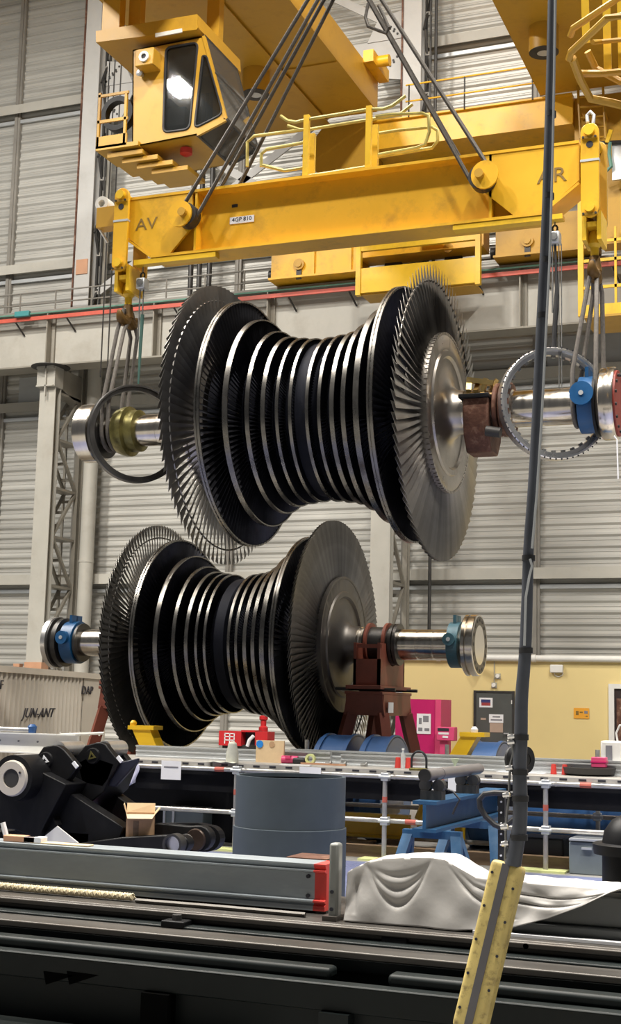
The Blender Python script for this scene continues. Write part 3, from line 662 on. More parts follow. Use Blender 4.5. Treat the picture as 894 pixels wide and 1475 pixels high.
def girder_lamp(px, py, label):
    c = P(px, py, Z=GZ - 0.03)
    t = thing('girder_lamp', label, 'lamp', c)
    mb = MB(); mb.lathe([(-0.66, 0.30), (-0.66, 0.36), (-0.60, 0.37), (0, 0.37)], 32, c, 'z'); mb.build('lamp_housing', YELC, t)  # housing darkened like its girder, shade put into the colour
    mb = MB(); mb.lathe([(-0.685, 0.17), (-0.665, 0.37), (-0.655, 0.37), (-0.655, 0.17)], 32, c, 'z', closed=True); mb.build('lamp_rim', DARK, t)
    mb = MB(); mb.lathe([(-0.675, 0.0), (-0.675, 0.17), (-0.665, 0.17)], 24, c, 'z'); mb.build('lamp_lens', GALV, t)
girder_lamp(369, 103, 'round lamp under bridge girder to the right of operator cab')
girder_lamp(783, 40, 'round yellow lamp under right bridge girder, crossed by the hanging hose')
# end carriage joining the bridge girders
t = thing('end_carriage', 'long yellow crane end carriage beam above the runway girder', 'crane beam', (-10, 36, 17.2))
z0, z1 = 17.68, 18.47
mb = MB(); mb.box(-14.0, -6.7, 35.7, 36.95, z0, z1); mb.build('box_beam', YEL, t, smooth=False)
mb = MB(); mb.box(-14.0, -6.7, 35.6, 37.0, z1, z1 + 0.05); mb.build('top_flange', YEL, t, smooth=False)
mb = MB(); mb.box(-14.0, -6.7, 35.65, 37.0, z0 - 0.04, z0); mb.build('bottom_flange', YEL, t, smooth=False)
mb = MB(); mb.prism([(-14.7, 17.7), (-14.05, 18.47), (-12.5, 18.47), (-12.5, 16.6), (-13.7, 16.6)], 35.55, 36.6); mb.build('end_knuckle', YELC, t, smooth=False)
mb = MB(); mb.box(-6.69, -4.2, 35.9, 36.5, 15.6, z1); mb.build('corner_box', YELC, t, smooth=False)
for z in (18.95, 19.45):
    mb = MB(); mb.cyl((-11.5, 35.6, z), (-7.75, 35.6, z), 0.025, n=6); mb.build('handrail', YEL, t)
for x in (-11.4, -9.75, -7.8):
    mb = MB(); mb.cyl((x, 35.6, z1), (x, 35.6, 19.45), 0.025, n=6); mb.build('rail_post', DARK, t)
# wheel bogies running on the runway girder
def bogie(x0, x1, label, YEL=YEL):
    t = thing('wheel_bogie', label, 'bogie', (x0, 36.2, 14.0))
    mb = MB(); mb.box(x0, min(x1, x0 + 2.8), 35.7, 36.38, 14.08, 15.15); mb.build('bogie_box', YEL, t, smooth=False)
    mb = MB(); mb.box(x0 - 0.05, min(x1, x0 + 2.8), 35.6, 36.38, 14.02, 14.08); mb.build('bottom_plate', YEL, t, smooth=False)
    if x1 - x0 > 2.8:
        mb = MB(); mb.box(x0 + 2.801, x1, 35.72, 36.38, 14.45, 15.149); mb.box(x0 + 2.801, x1, 35.6, 36.38, 14.40, 14.449); mb.build('equaliser_box', YEL, t, smooth=False)
        for x in (x0 + 3.6, x0 + 5.4): mb = MB(); mb.cyl((x, 36.25, 14.32), (x, 36.36, 14.32), 0.26, n=24); mb.build('wheel', DARK, t)
    k = 0
    for x in (x0 + 0.9,):
        mb = MB(); mb.cyl((x, 35.62, 14.42), (x, 35.7, 14.42), 0.17, n=18); mb.cyl((x, 35.58, 14.42), (x, 35.64, 14.42), 0.10, n=12); mb.build('axle_cap', YELC, t)
        mb = MB(); mb.box(x - 0.08, x + 0.08, 35.66, 35.7, 13.98, 14.35); mb.build('axle_keeper', DARK, t, smooth=False)
        mb = MB(); mb.cyl((x, 36.39, 14.325), (x, 36.6, 14.325), 0.27, n=24); mb.build('wheel', DARK, t)
    for x in (x0 + 1.35, x0 + 2.5):
        mb = MB(); mb.box(x - 0.04, x + 0.04, 35.63, 35.7, 14.08, 15.15); mb.build('stiffener', YEL, t, smooth=False)
    mb = MB(); mb.cyl((x0 - 0.25, 36.2, 14.35), (x0, 36.2, 14.35), 0.16, n=14); mb.build('buffer', DARK, t)
    return t
b1 = bogie(-15.62, -9.2, 'yellow crane wheel bogie box under middle of the lifting beam')
mb = MB(); mb.prism([(-12.2, 15.15), (-9.3, 15.15), (-9.9, 16.1), (-11.6, 16.1)], 35.8, 36.4); mb.build('pivot_saddle', YELC, b1, smooth=False)
c = P(646, 358, Y=35.72); mb = MB(); mb.cyl((c.x, 35.64, c.z), (c.x, 35.72, c.z), 0.14, n=18); mb.build('axle_cap', YELC, b1)
b2 = bogie(-8.85, -5.0, 'shaded yellow crane wheel bogie behind lifting beam right end', YELC)  # bogie stands in shade, so its yellow is painted darker
# maintenance cradle hung in front of the girder
t = thing('service_cradle', 'bright yellow service cradle frame above the upper rotor last disc', 'cradle', (-11, 35.3, 13.2))
xa, xb = -12.67, -9.2
for x in (xa, xb):
    mb = MB(); mb.box(x - 0.07, x + 0.07, 35.08, 35.25, 13.14, 14.72 if x == xa else 15.0); mb.build('upright', YELB, t, smooth=False)
mb = MB(); mb.box(xa + 0.071, xb - 0.071, 35.12, 35.2, 13.2, 13.92); mb.build('toe_board', YELB, t, smooth=False)
mb = MB(); mb.box(xa + 0.071, xb - 0.071, 35.1, 35.22, 14.42, 14.56); mb.build('top_rail', YELB, t, smooth=False)
mb = MB(); mb.prism([(-10.9, 14.57), (-10.1, 14.57), (-10.5, 15.1), (-10.9, 15.3)], 35.25, 35.4); mb.build('hanger_plate', YELB, t, smooth=False)
mb = MB(); mb.box(xa + 0.071, xb - 0.071, 35.2, 36.0, 13.15, 13.198); mb.build('cradle_floor', YELC, t, smooth=False)
# right-hand service platform
t = thing('service_platform', 'yellow service platform with railing behind the right lifting link', 'platform', (-6, 34, 12.3))
Yp = 34.0
A = P(840, 455, Y=Yp); B = P(840, 330, Y=Yp); zf = A.z
mb = MB(); mb.box(A.x, A.x + 5, Yp, Yp + 0.1, zf, zf + 0.28); mb.build('front_beam', YELB, t, smooth=False)
mb = MB(); mb.box(A.x, A.x + 5, Yp, Yp + 1.6, zf - 0.06, zf); mb.build('platform_floor', YELC, t, smooth=False)
mb = MB(); mb.box(A.x - 0.141, A.x - 0.001, Yp, Yp + 0.12, zf, B.z + 1.0); mb.build('upright', YELB, t, smooth=False)
for py in (347, 374, 413):
    z = P(860, py, Y=Yp).z; mb = MB(); mb.box(A.x, A.x + 5, Yp + 0.02, Yp + 0.07, z - 0.04, z + 0.04); mb.build('rail', YELB, t, smooth=False)
for k in range(3):
    x = P(886, 400, Y=Yp).x + k * 1.4; mb = MB(); mb.box(x - 0.03, x + 0.03, Yp + 0.02, Yp + 0.08, zf, B.z); mb.build('rail_post', YELB, t, smooth=False)
mb = MB(); a = P(866, 250, Y=Yp + 0.4); mb.box(a.x, a.x + 4, Yp + 0.3, Yp + 0.9, P(880, 345, Y=Yp).z, P(880, 200, Y=Yp).z); mb.build('machinery_panel', YELC, t, smooth=False)
# little ladder on the corner of the end carriage
t = bpy.data.objects['end_carriage']
mb = MB()
for px in (832, 868): mb.tube([P(px, 125, Y=35.3), P(px + 4, 200, Y=35.3)], 0.04, 6); mb.bar(P(px + 2, 160, Y=35.3), P(px + 2, 160, Y=35.3) + Vector((0, 0.7, 0)), 0.05, 0.05)
la = mb.build('access_ladder', YELC, t); la['label'] = 'small brown access ladder'
for k in range(5):
    mb = MB(); mb.tube([P(832 + k * 0.8, 140 + k * 15, Y=35.3), P(869 + k * .8, 137 + k * 15, Y=35.3)], 0.03, 6); mb.build('rung', YELC, la)
t = thing('cable_box', 'grey mesh box with dark rod and green cable right of the AR link', 'cable box', P(890, 225, Y=33.9))
mb = MB(); pbox(mb, 881, 203, 905, 258, 33.9, 0.1); mb.build('mesh_box', GALV, t, smooth=False)
mb = MB(); mb.cyl(P(858, 206, Y=33.85), P(905, 204, Y=33.85), 0.05, n=8); mb.build('rod', DARK, t)
mb = MB(); mb.bar(P(874, 206, Y=33.8), P(880, 188, Y=33.8), 0.12, 0.1); mb.build('lever', YELB, t, smooth=False)
mb = MB(); mb.tube([P(x, y, Y=33.8) for x, y in ((878, 205), (877, 222), (880, 240), (873, 246), (862, 250))], 0.05, 6); mb.build('green_cable', MATS['green_cable'], t)
# guard cage near the camera
t = thing('guard_cage', 'yellow tubular ladder guard cage at the upper right corner', 'guard cage', P(880, 80, Y=9.0))
YG = 9.0
def cage(pts, r, nm='hoop'):
    mb = MB(); mb.tube([P(x, y, Y=YG + dy) for x, y, dy in pts], r, 8); mb.build(nm, YELC, t)
cage([(821, 52, 0), (825, 41, -.05), (892, -4, -.3), (960, 10, 0), (955, 60, .4)], 0.024)
cage([(819, 86, 0.05), (822, 75, 0), (874, 26, -.3), (900, 22, -.3), (970, 60, 0), (950, 110, .4), (894, 118, .5), (858, 99, .5), (846, 74, .4)], 0.026)
cage([(824, 84, 0.05), (836, 116, .3), (850, 142, .45), (880, 148, .5), (900, 153, .5), (960, 150, .3)], 0.03)
cage([(836, 106, .3), (864, 106, .4), (910, 102, .4)], 0.026, 'cross_tube')
cage([(853, 61, .3), (866, 60, .4), (910, 56, .4)], 0.018, 'cross_tube')
for px in (841, 872, 893):
    mb = MB(); mb.bar(P(px, -40, Y=YG + .45), P(px + 3, 100 if px > 850 else 62, Y=YG + .45), 0.055, 0.012, (0, 1, 0)); mb.build('cage_strap', YELB, t, smooth=False)
# ================================================================ operator cab
YK = 25.6
def cp(px, py, Y=YK): p = P(px, py, Y=Y); return (p.x, p.z)
t = thing('operator_cab', 'ochre crane operator cab with tinted windows hanging under the bridge girder', 'cab', P(240, 215, Y=YK))
DC = 1.75
body = [cp(191, 72), cp(293, 52), cp(325, 172), cp(284, 194), cp(190, 212)]
XL, XR = body[0][0], body[1][0]
zt, zb = body[0][1], body[4][1]
# side wall with the two window openings left open: built from strips around them
w1 = [cp(239, 69), cp(285, 61), cp(273, 186), cp(235, 191)]
w2 = [cp(292, 80), cp(298, 82), cp(321, 164), cp(280, 185)]
def ngon_with_holes(outer, holes, y0, y1, name, mt, par):
    bm = bmesh.new(); loops = []
    for L in [outer] + holes:
        vs = [bm.verts.new((a, y0, b)) for a, b in L]
        for i in range(len(vs)): bm.edges.new((vs[i], vs[(i + 1) % len(vs)]))
    bmesh.ops.triangle_fill(bm, edges=bm.edges[:], use_beauty=True, use_dissolve=False)
    r = bmesh.ops.extrude_face_region(bm, geom=bm.faces[:])
    bmesh.ops.translate(bm, verts=[v for v in r['geom'] if isinstance(v, bmesh.types.BMVert)], vec=(0, y1 - y0, 0))
    bmesh.ops.recalc_face_normals(bm, faces=bm.faces[:])
    me = bpy.data.meshes.new(name); bm.to_mesh(me); bm.free()
    off = par.location.copy(); q = par.parent
    while q: off += q.location; q = q.parent
    for v in me.vertices: v.co -= off
    me.materials.append(mt); o = bpy.data.objects.new(name, me); COL.objects.link(o); o.parent = par; return o
def rounded(poly, r, n=4):
    out = []; N = len(poly)
    for i in range(N):
        p = Vector(poly[i]); a = (Vector(poly[i - 1]) - p); b = (Vector(poly[(i + 1) % N]) - p)
        ra = min(r, a.length * .45, b.length * .45); A = p + a.normalized() * ra; B = p + b.normalized() * ra
        for k in range(n + 1):
            s = k / n; q = A * (1 - s) ** 2 + p * 2 * s * (1 - s) + B * s * s; out.append((q.x, q.y))
    return out
W1, W2 = rounded(w1, 0.14), rounded(w2, 0.14)
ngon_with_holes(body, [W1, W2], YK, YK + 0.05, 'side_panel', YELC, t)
for W in (W1, W2):
    g = MB(); g.prism(W, YK + 0.02, YK + 0.03); pn = g.build('window_pane', GLASS, t, smooth=False)
    mb = MB(); mb.tube([(a, YK - 0.005, b) for a, b in W], 0.028, 6, closed=True); mb.build('window_seal', RUBBER, pn)
ngon_with_holes(body, [], YK + DC - 0.05, YK + DC, 'far_side_panel', YELC, t)  # shape closed, without windows, to darken the cab interior
def quad(nm, mt, a, b, y0, y1, th=0.03, par=t):
    (ax, az), (bx, bz) = a, b; n = Vector((bz - az, 0, -(bx - ax))).normalized() * th
    vs = [(ax, y0, az), (bx, y0, bz), (bx, y1, bz), (ax, y1, az)]
    mb = MB(); mb.add([Vector(v) for v in vs] + [Vector(v) - n for v in vs], [(0, 1, 2, 3), (7, 6, 5, 4), (0, 4, 5, 1), (1, 5, 6, 2), (2, 6, 7, 3), (3, 7, 4, 0)])
    return mb.build(nm, mt, par, smooth=False)
quad('roof_panel', YELC, body[1], body[0], YK, YK + DC)
quad('floor_panel', YELC, body[4], body[3], YK, YK + DC)
quad('rear_panel', YELC, body[0], body[4], YK, YK + DC)
fp = quad('front_glass', GLASSF, (body[1][0] + .02, body[1][1] - .05), body[2], YK + 0.06, YK + DC - 0.06)
lp = quad('lower_front_glass', GLASS, body[2], body[3], YK + 0.06, YK + DC - 0.06)
for pts, pr in ((( body[1], body[2]), fp), ((body[2], body[3]), lp)):
    for y in (YK + 0.02, YK + DC - 0.02):
        mb = MB(); mb.bar((pts[0][0], y, pts[0][1]), (pts[1][0], y, pts[1][1]), 0.07, 0.07); mb.build('glazing_bar', YELC if y < YK + 1 else DARK, pr, smooth=False)
q = 0.45; mx = (body[1][0] * (1 - q) + body[2][0] * q, body[1][1] * (1 - q) + body[2][1] * q)
for pt in (body[1], body[2], body[3], mx):
    mb = MB(); mb.bar((pt[0] + .01, YK, pt[1]), (pt[0] + .01, YK + DC, pt[1]), 0.06, 0.06); mb.build('cross_bar', DARK, t, smooth=False)
# visor slab on the roof, hanger plates up to the girder
mb = MB(); mb.prism([cp(146, 68), cp(146, 52), cp(291, 28), cp(292, 47), cp(290, 50)], YK - 0.25, YK + DC + 0.3); mb.build('roof_slab', YELC, t, smooth=False)
mb = MB(); mb.bar((cp(232, 59)[0], YK - 0.27, cp(232, 59)[1]), (cp(270, 52)[0], YK - 0.27, cp(270, 52)[1]), 0.03, 0.09); mb.build('roof_light_strip', WHITE, t, smooth=False)
for (xa, xb, yy) in ((146, 171, 0.0), (173, 189, 0.35), (262, 280, 1.2)):
    a = P(xa, 50, Y=YK); b = P(xb, 50, Y=YK); mb = MB(); mb.box(a.x, b.x, YK + yy, YK + yy + 0.25, P(xa, 56, Y=YK).z - (0 if xa < 200 else .1), GZ - 0.03); mb.build('hanger_plate', YELC, t, smooth=False)
# flood lamp box on the side wall
a = P(195, 97, Y=YK - 0.35); b = P(222, 68, Y=YK - 0.35)
mb = MB(); mb.box(a.x, b.x, YK - 0.38, YK, a.z, b.z); lb = mb.build('lamp_box', YELC, t, bevel=0.02)
c = P(208, 82, Y=YK - 0.38); mb = MB(); mb.lathe([(-0.05, 0.065), (-0.05, 0.12), (0, 0.12), (0, 0.065)], 24, c, 'y', closed=True); mb.build('lens_ring', WHITE, lb)
mb = MB(); mb.cyl(c, c + Vector((0, -0.02, 0)), 0.065, n=20); mb.build('lens', INK, lb)
c = P(202, 106, Y=YK - 0.1); mb = MB(); mb.lathe([(-0.08, 0.02), (-0.05, 0.08), (0.04, 0.06), (0.12, 0.03)], 14, c, 'y'); mb.build('horn', GALV, t)
mb = MB(); c = P(268, 219, Y=YK + 0.5); mb.lathe([(-0.10, 0.0), (-0.10, 0.08), (-0.06, 0.14), (0.06, 0.14)], 16, (c.x, c.y, body[4][1] - 0.05), 'z'); mb.build('beacon', REDP, t)
# interior: seat, console, ceiling lamp
mb = MB(); c = P(262, 165, Y=YK + 0.9); mb.box(c.x - 0.25, c.x + 0.25, YK + 0.6, YK + 1.1, zb + 0.1, zb + 0.6); mb.box(c.x - 0.28, c.x - 0.16, YK + 0.6, YK + 1.1, zb + 0.6, zb + 1.35); mb.build('operator_seat', BLACK, t, bevel=0.03)
mb = MB(); c = P(256, 172, Y=YK + 0.3); mb.box(c.x - 0.22, c.x + 0.22, YK + 0.2, YK + 0.5, c.z - 0.2, c.z + 0.25); mb.build('control_box', TBOX, t, bevel=0.02)
mb = MB(); c = P(298, 150, Y=YK + 0.8)
for k in range(4): mb = MB(); mb.cyl((c.x - 0.2 + 0.1 * k, YK + 0.8, c.z - 0.4), (c.x - 0.2 + 0.1 * k, YK + 0.8, c.z + 0.25), 0.045, n=10); mb.build('control_lever', DARK, t)
# rear balcony with rails and steps
A = P(141, 215, Y=YK); Bx = XL
mb = MB(); mb.box(A.x, Bx + 0.3, YK - 0.1, YK + 0.9, A.z - 0.08, A.z + 0.02); mb.build('balcony_floor', YELC, t, smooth=False)
for px in (143, 181): p = P(px, 215, Y=YK); mb = MB(); mb.box(p.x - 0.03, p.x + 0.03, YK - 0.1, YK - 0.04, A.z, P(px, 137, Y=YK).z); mb.build('balcony_post', YELC, t, smooth=False)
for py, hh in ((206, 0.14), (176, 0.035), (139, 0.03)):
    p = P(160, py, Y=YK); mb = MB(); mb.box(A.x, Bx, YK - 0.1, YK - 0.06, p.z - hh, p.z + hh); mb.build('balcony_rail', YELC, t, smooth=False)
for k in range(4):
    mb = MB(); x0 = A.x + 0.25 + k * 0.33; z = A.z - 0.14 - 0.13 * k; mb.box(x0, x0 + 0.9, YK + 0.0 + 0.1 * k, YK + 1.2, z - 0.1, z); mb.build('under_step', YELC, t, smooth=False)
c = P(171, 165, Y=YK + 0.8); mb = MB(); mb.lathe([(-0.1, 0.30), (-0.1, 0.42), (0.1, 0.42), (0.1, 0.30)], 24, c, 'y', closed=True); mb.build('cable_reel', BLACK, t)
# ================================================================ lifting beam
YB = 15.4
F = YB - 0.10
t = thing('lifting_beam', 'long yellow lifting beam lettered AV and AR, slung from the crane hook', 'lifting beam', (-5.8, YB, 7.5))
x0, x1 = P(183, 320, Y=F).x, P(836, 240, Y=F).x
zt = (P(300, 278, Y=F).z + P(600, 242, Y=F).z) / 2; zbm = (P(300, 362, Y=F).z + P(650, 325, Y=F).z) / 2
zl = (P(184, 345, Y=F).z + P(836, 263, Y=F).z) / 2
xl, xr = P(222, 370, Y=F).x, P(784, 307, Y=F).x
web = [(x0, zt), (x0, zl), (xl, zbm), (xr, zbm), (x1, zl), (x1, zt)]
mb = MB(); mb.prism(web, YB - 0.03, YB + 0.03); mb.build('web', YEL, t, smooth=False)
mb = MB(); mb.box(x0, x1, YB - 0.21, YB + 0.21, zt, zt + 0.035); mb.build('top_flange', YEL, t, smooth=False)
mb = MB(); mb.box(xl, xr, YB - 0.21, YB + 0.21, zbm - 0.035, zbm); mb.build('bottom_flange', YEL, t, smooth=False)
for (ax, az, bx, bz) in ((x0, zl, xl, zbm), (xr, zbm, x1, zl)):
    mb = MB(); mb.bar((ax, YB, az - .015), (bx, YB, bz - .015), 0.42, 0.03, (0, 0, 1)); mb.build('end_flange', YEL, t, smooth=False)
pl, pr_ = P(279, 318, Y=F), P(700, 265, Y=F)
for pin, sg, xe, xc in ((pl, -1, x0, P(250, 362, Y=F).x), (pr_, 1, x1, P(742, 306, Y=F).x)):
    for yy in (YB - 0.20, YB + 0.16):
        poly = [(xe, zl + 0.02), (xl if sg < 0 else xr, zbm), (xc, zbm), (pin.x - sg * 0.02, pin.z - 0.12), (pin.x - sg * 0.02, zt), (xe, zt)]
        mb = MB(); mb.prism(poly, yy, yy + 0.04); mb.build('cheek_plate', YEL, t, smooth=False)
    for yy, s2 in ((YB - 0.2, -1), (YB + 0.2, 1)):
        q = Vector((pin.x, yy, pin.z)); mb = MB(); mb.cyl(q, q + Vector((0, s2 * 0.16, 0)), 0.155, n=28); mb.build('sling_trunnion', DARK, t)
        mb = MB(); n = 20; arc = [(q.x + sg * 0.055 + 0.165 * math.cos(a), q.z + 0.175 * math.sin(a)) for a in [rad(-40 * sg - 90 if False else 0) + 2 * PI * k / n for k in range(n)]]
        mb.prism(arc, yy + s2 * 0.17, yy + s2 * 0.20); mb.build('retainer_plate', YEL, t)
        mb = MB(); mb.cyl(q + Vector((0, s2 * 0.2, 0)), q + Vector((0, s2 * 0.27, 0)), 0.055, n=16); mb.build('trunnion_nut', YELC, t)
    for dx in (-0.02 * sg, ):
        mb = MB(); mb.box(pin.x + 0.06, pin.x + 0.09, YB - 0.2, YB - 0.03, zbm, zt); mb.box(pin.x + 0.06, pin.x + 0.09, YB + 0.03, YB + 0.2, zbm, zt); mb.build('stiffener', YEL, t, smooth=False)
mb = MB(); mb.box(P(198, 378, Y=F).x, P(315, 365, Y=F).x, YB - 0.2, YB - 0.08, zbm - 0.11, zbm - 0.04); mb.build('hoist_rail', YELB, t, smooth=False)
mb = MB(); mb.box(P(655, 328, Y=F).x, P(812, 310, Y=F).x, YB - 0.2, YB - 0.06, zbm - 0.10, zbm - 0.04); mb.build('hoist_rail', YELB, t, smooth=False)
c = P(216, 327, Y=F); text('AV', 0.23, (c.x, YB - 0.203, c.z), INKP, t, sx=1.1)
c = P(797, 258, Y=F); text('AR', 0.25, (c.x, YB - 0.203, c.z), INKP, t, sx=1.1)
a = P(328, 319, Y=F); b = P(363, 309, Y=F)
mb = MB(); zm_ = (a.z + b.z) / 2; mb.box(a.x, b.x, YB - 0.042, YB - 0.03, zm_ - 0.045, zm_ + 0.045); lp_ = mb.build('label_plate', PAPER, t, smooth=False)
text('4GP 810', 0.075, ((a.x + b.x) / 2, YB - 0.044, (a.z + b.z) / 2 + 0.005), INK, lp_, sx=1.05, ext=0.002)
c = P(335, 294, Y=F); mb = MB(); mb.box(c.x - 0.04, c.x + 0.04, YB - 0.04, YB - 0.03, c.z - 0.02, c.z + 0.02); mb.build('maker_plate', DARK, t, smooth=False)
# railing standing on the beam
zr = zt + 0.035
posts = [P(440, 250, Y=YB), P(531, 240, Y=YB)]
for px, dy in ((440, -0.15), (449, 0.15), (530, -0.15), (540, 0.15)):
    p = P(px, 250, Y=YB + dy); mb = MB(); mb.box(p.x - 0.035, p.x + 0.035, YB + dy - 0.03, YB + dy + 0.03, zr, zr + (0.82 if dy < 0 else 0.7)); mb.build('rail_post', YELB, t, smooth=False)
def railt(pts, dy, r=0.022):
    mb = MB(); mb.tube([P(x, y, Y=YB + dy) for x, y in pts], r, 8); mb.build('railing_tube', mat_rail, t)
mat_rail = mat('worn_rail_yellow', (0.50, 0.42, 0.12), 0.1, 0.45, 0.2, 6)
railt([(404, 167), (414, 174), (426, 176), (442, 172), (533, 157), (552, 157), (565, 152), (584, 138)], -0.15)
railt([(414, 181), (432, 187), (448, 186), (533, 172), (575, 165), (594, 150)], 0.15)
railt([(541, 168), (560, 165), (608, 163), (617, 167), (618, 190), (612, 208), (600, 213), (545, 223)], -0.12)
railt([(546, 192), (570, 188), (622, 183), (630, 188), (630, 203), (622, 213), (545, 226)], 0.12)
railt([(441, 254), (530, 240)], -0.15)
railt([(356, 240), (356, 205), (366, 196), (436, 187)], 0.15); railt([(376, 240), (376, 222), (384, 215), (440, 205)], -0.12)
railt([(378, 238), (410, 246), (440, 241)], -0.12)
# crane hook and the wire rope slings to the beam
hk = P(498, -46, Y=YB)
t = thing('crane_hook', 'dark crane hook block at the top edge, holding the wire rope slings', 'hook', hk)
mb = MB(); mb.lathe([(-0.18, 0.10), (-0.18, 0.14), (0.18, 0.14), (0.18, 0.10)], 24, hk + Vector((0, 0, 0.0)), 'y'); mb.build('hook_saddle', DARK, t)
mb = MB(); pts = [hk + Vector((0.36 * math.sin(a), 0, -0.36 * math.cos(a) + 0.20)) for a in [rad(-150 + 12 * k) for k in range(26)]]; mb.tube(pts, [0.13] * 20 + [0.11, 0.1, 0.09, 0.08, 0.06, 0.04], 12); mb.build('hook_bowl', DARK, t)
mb = MB(); mb.cyl(hk + Vector((-0.2, 0, 0.5)), hk + Vector((-0.2, 0, 6.5)), 0.09, n=10); mb.build('hook_stem', DARK, t)
k = 0
for px, py, dy, pin, lb in ((283, 318, -0.29, pl, 'front left'), (345, 272, 0.29, pl, 'rear left'), (694, 262, -0.29, pr_, 'front right'), (706, 246, 0.29, pr_, 'rear right')):
    q = Vector((pin.x, YB + dy, pin.z)); h = hk + Vector((-0.12 if pin is pl else 0.12, dy * 0.5, 0.0)); d = (h - q).normalized(); nrm = Vector((d.z, 0, -d.x))
    pts = [h + nrm * 0.06]
    pts += [q + nrm * 0.13 + d * 0.1]
    for a in range(0, 181, 20): pts.append(q + nrm * 0.13 * math.cos(rad(a)) - d * 0.13 * math.sin(rad(a)))
    pts += [q - nrm * 0.13 + d * 0.1, h - nrm * 0.05]
    mb = MB(); mb.tube(pts, 0.026, 8)
    tag(mb.build('wire_rope_sling', ROPE), {'front left': 'dark wire rope sling from hook to front of left lifting beam pin', 'rear left': 'dark wire rope sling passing behind the lifting beam by the AV end', 'front right': 'dark wire rope sling from hook to front of right lifting beam pin', 'rear right': 'dark wire rope sling passing behind the lifting beam by the AR end'}[lb], 'sling', 'wire rope slings above the lifting beam')
pts = [P(x, y, Y=YB - 0.3) for x, y in ((530, 5), (526, 25), (530, 38), (545, 44), (556, 48), (560, 40), (552, 22), (545, 8))]
mb = MB(); mb.tube(pts, 0.022, 8); tag(mb.build('rope_tail', ROPE), 'short looped wire rope tail hanging beside right sling near top', 'rope')
# ---- link plates, hooks under both beam ends
def link(side, px, ptop, pbot, label):
    c = P(px, (ptop + pbot) / 2, Y=YB - 0.3); zt_, zb_ = P(px, ptop, Y=YB - 0.3).z, P(px, pbot, Y=YB - 0.3).z
    t = thing('lifting_link', label, 'lifting link', (c.x, YB, zb_))
    r = 0.105
    poly = [(c.x + r * math.cos(a), zt_ - r + r * math.sin(a)) for a in [PI * k / 10 for k in range(11)]] + [(c.x + r * math.cos(a), zb_ + r + r * math.sin(a)) for a in [PI + PI * k / 10 for k in range(11)]]
    for yy in (YB - 0.30, YB + 0.25):
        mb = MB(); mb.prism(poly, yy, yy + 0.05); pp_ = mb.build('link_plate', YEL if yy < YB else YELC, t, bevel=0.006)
    for z in (zt_ - r, zb_ + r):
        mb = MB(); mb.cyl((c.x, YB - 0.36, z), (c.x, YB + 0.34, z), 0.06, n=20); mb.build('link_pin', YELB, t)
        mb = MB(); mb.box(c.x - 0.09, c.x + 0.09, YB - 0.325, YB - 0.30, z - 0.09, z - 0.06); mb.build('keeper_plate', YELC, t, smooth=False)
        for s2 in (-1, 1):
            mb = MB(); mb.cyl((c.x + 0.07 * s2, YB - 0.34, z - 0.075), (c.x + 0.07 * s2, YB - 0.325, z - 0.075), 0.014, n=6); mb.build('keeper_bolt', DARK, t)
    z = zt_ - r - 0.155; mb = MB(); mb.cyl((c.x, YB - 0.305, z), (c.x, YB - 0.299, z), 0.04, n=16); mb.build('inspection_hole', INK, t)
    z = zt_ - 0.45; mb = MB(); mb.box(c.x - r - 0.004, c.x + r + 0.004, YB - 0.306, YB - 0.24, z - 0.014, z + 0.014); mb.build('tape_band', GALV, t, smooth=False)
    # clevis block and swivel hook
    zb2 = zb_ - 0.02
    mb = MB(); mb.box(c.x - 0.11, c.x - 0.06, YB - 0.2, YB + 0.2, zb2 - 0.22, zb2 + 0.12); mb.box(c.x + 0.06, c.x + 0.11, YB - 0.2, YB + 0.2, zb2 - 0.22, zb2 + 0.12); mb.box(c.x - 0.059, c.x + 0.059, YB - 0.19, YB + 0.19, zb2 - 0.06, zb2); mb.build('clevis', YELB, t, smooth=False)
    mb = MB(); mb.lathe([(-0.42, 0.045), (-0.26, 0.05), (-0.22, 0.085), (-0.12, 0.085), (-0.06, 0.05)], 20, (c.x, YB, zb2), 'z'); mb.build('hook_shank', YELB, t)
    hc = Vector((c.x, YB, zb2 - 0.50)); mb = MB(); n = 22
    for s2 in (-1, 1):
        pts = [hc + Vector((0, s2 * (0.11 + 0.0) + s2 * 0.11 * -math.cos(a), -0.12 * math.sin(a) + 0.02)) for a in [PI * k / 12 for k in range(13)]]
        mb.tube(pts, [0.075] * 7 + [0.07, 0.065, 0.06, 0.05, 0.04, 0.025], 10)
    mb.tube([hc + Vector((0, 0, 0.14)), hc + Vector((0, 0, -0.04))], [0.06, 0.085], 12); mb.build('double_hook', mat('oily_brown_hook_' + side, (0.16, 0.085, 0.02), 0.4, 0.5, 0.4, 8), t)
    return t, hc
tL, hL = link('left', 173, 271, 390, 'yellow link plates and double hook at the AV end of the lifting beam')
tR, hR = link('right', 849, 177, 312, 'yellow link plates and double hook at the AR end of the lifting beam')
mb = MB(); pts = [P(x, y, Y=YB) for x, y in ((846, 176), (845, 166), (850, 161), (855, 166), (854, 178))]; mb.tube(pts, 0.022, 8); sh = mb.build('shackle', GALV, tR)
mb = MB(); c = P(151, 296, Y=YB + 0.1); mb.lathe([(-0.09, 0.05), (-0.09, 0.10), (0.09, 0.10), (0.09, 0.05)], 20, c, 'y', closed=True); mb.tube([c + Vector((-0.03, -0.1, -0.05)), c + Vector((-0.02, -0.1, -0.35)), c + Vector((0.1, -0.05, -0.55))], 0.02, 6); tag(mb.build('cable_guide_roller', WHITE), 'small white cable roller at the AV tip of the lifting beam', 'roller')
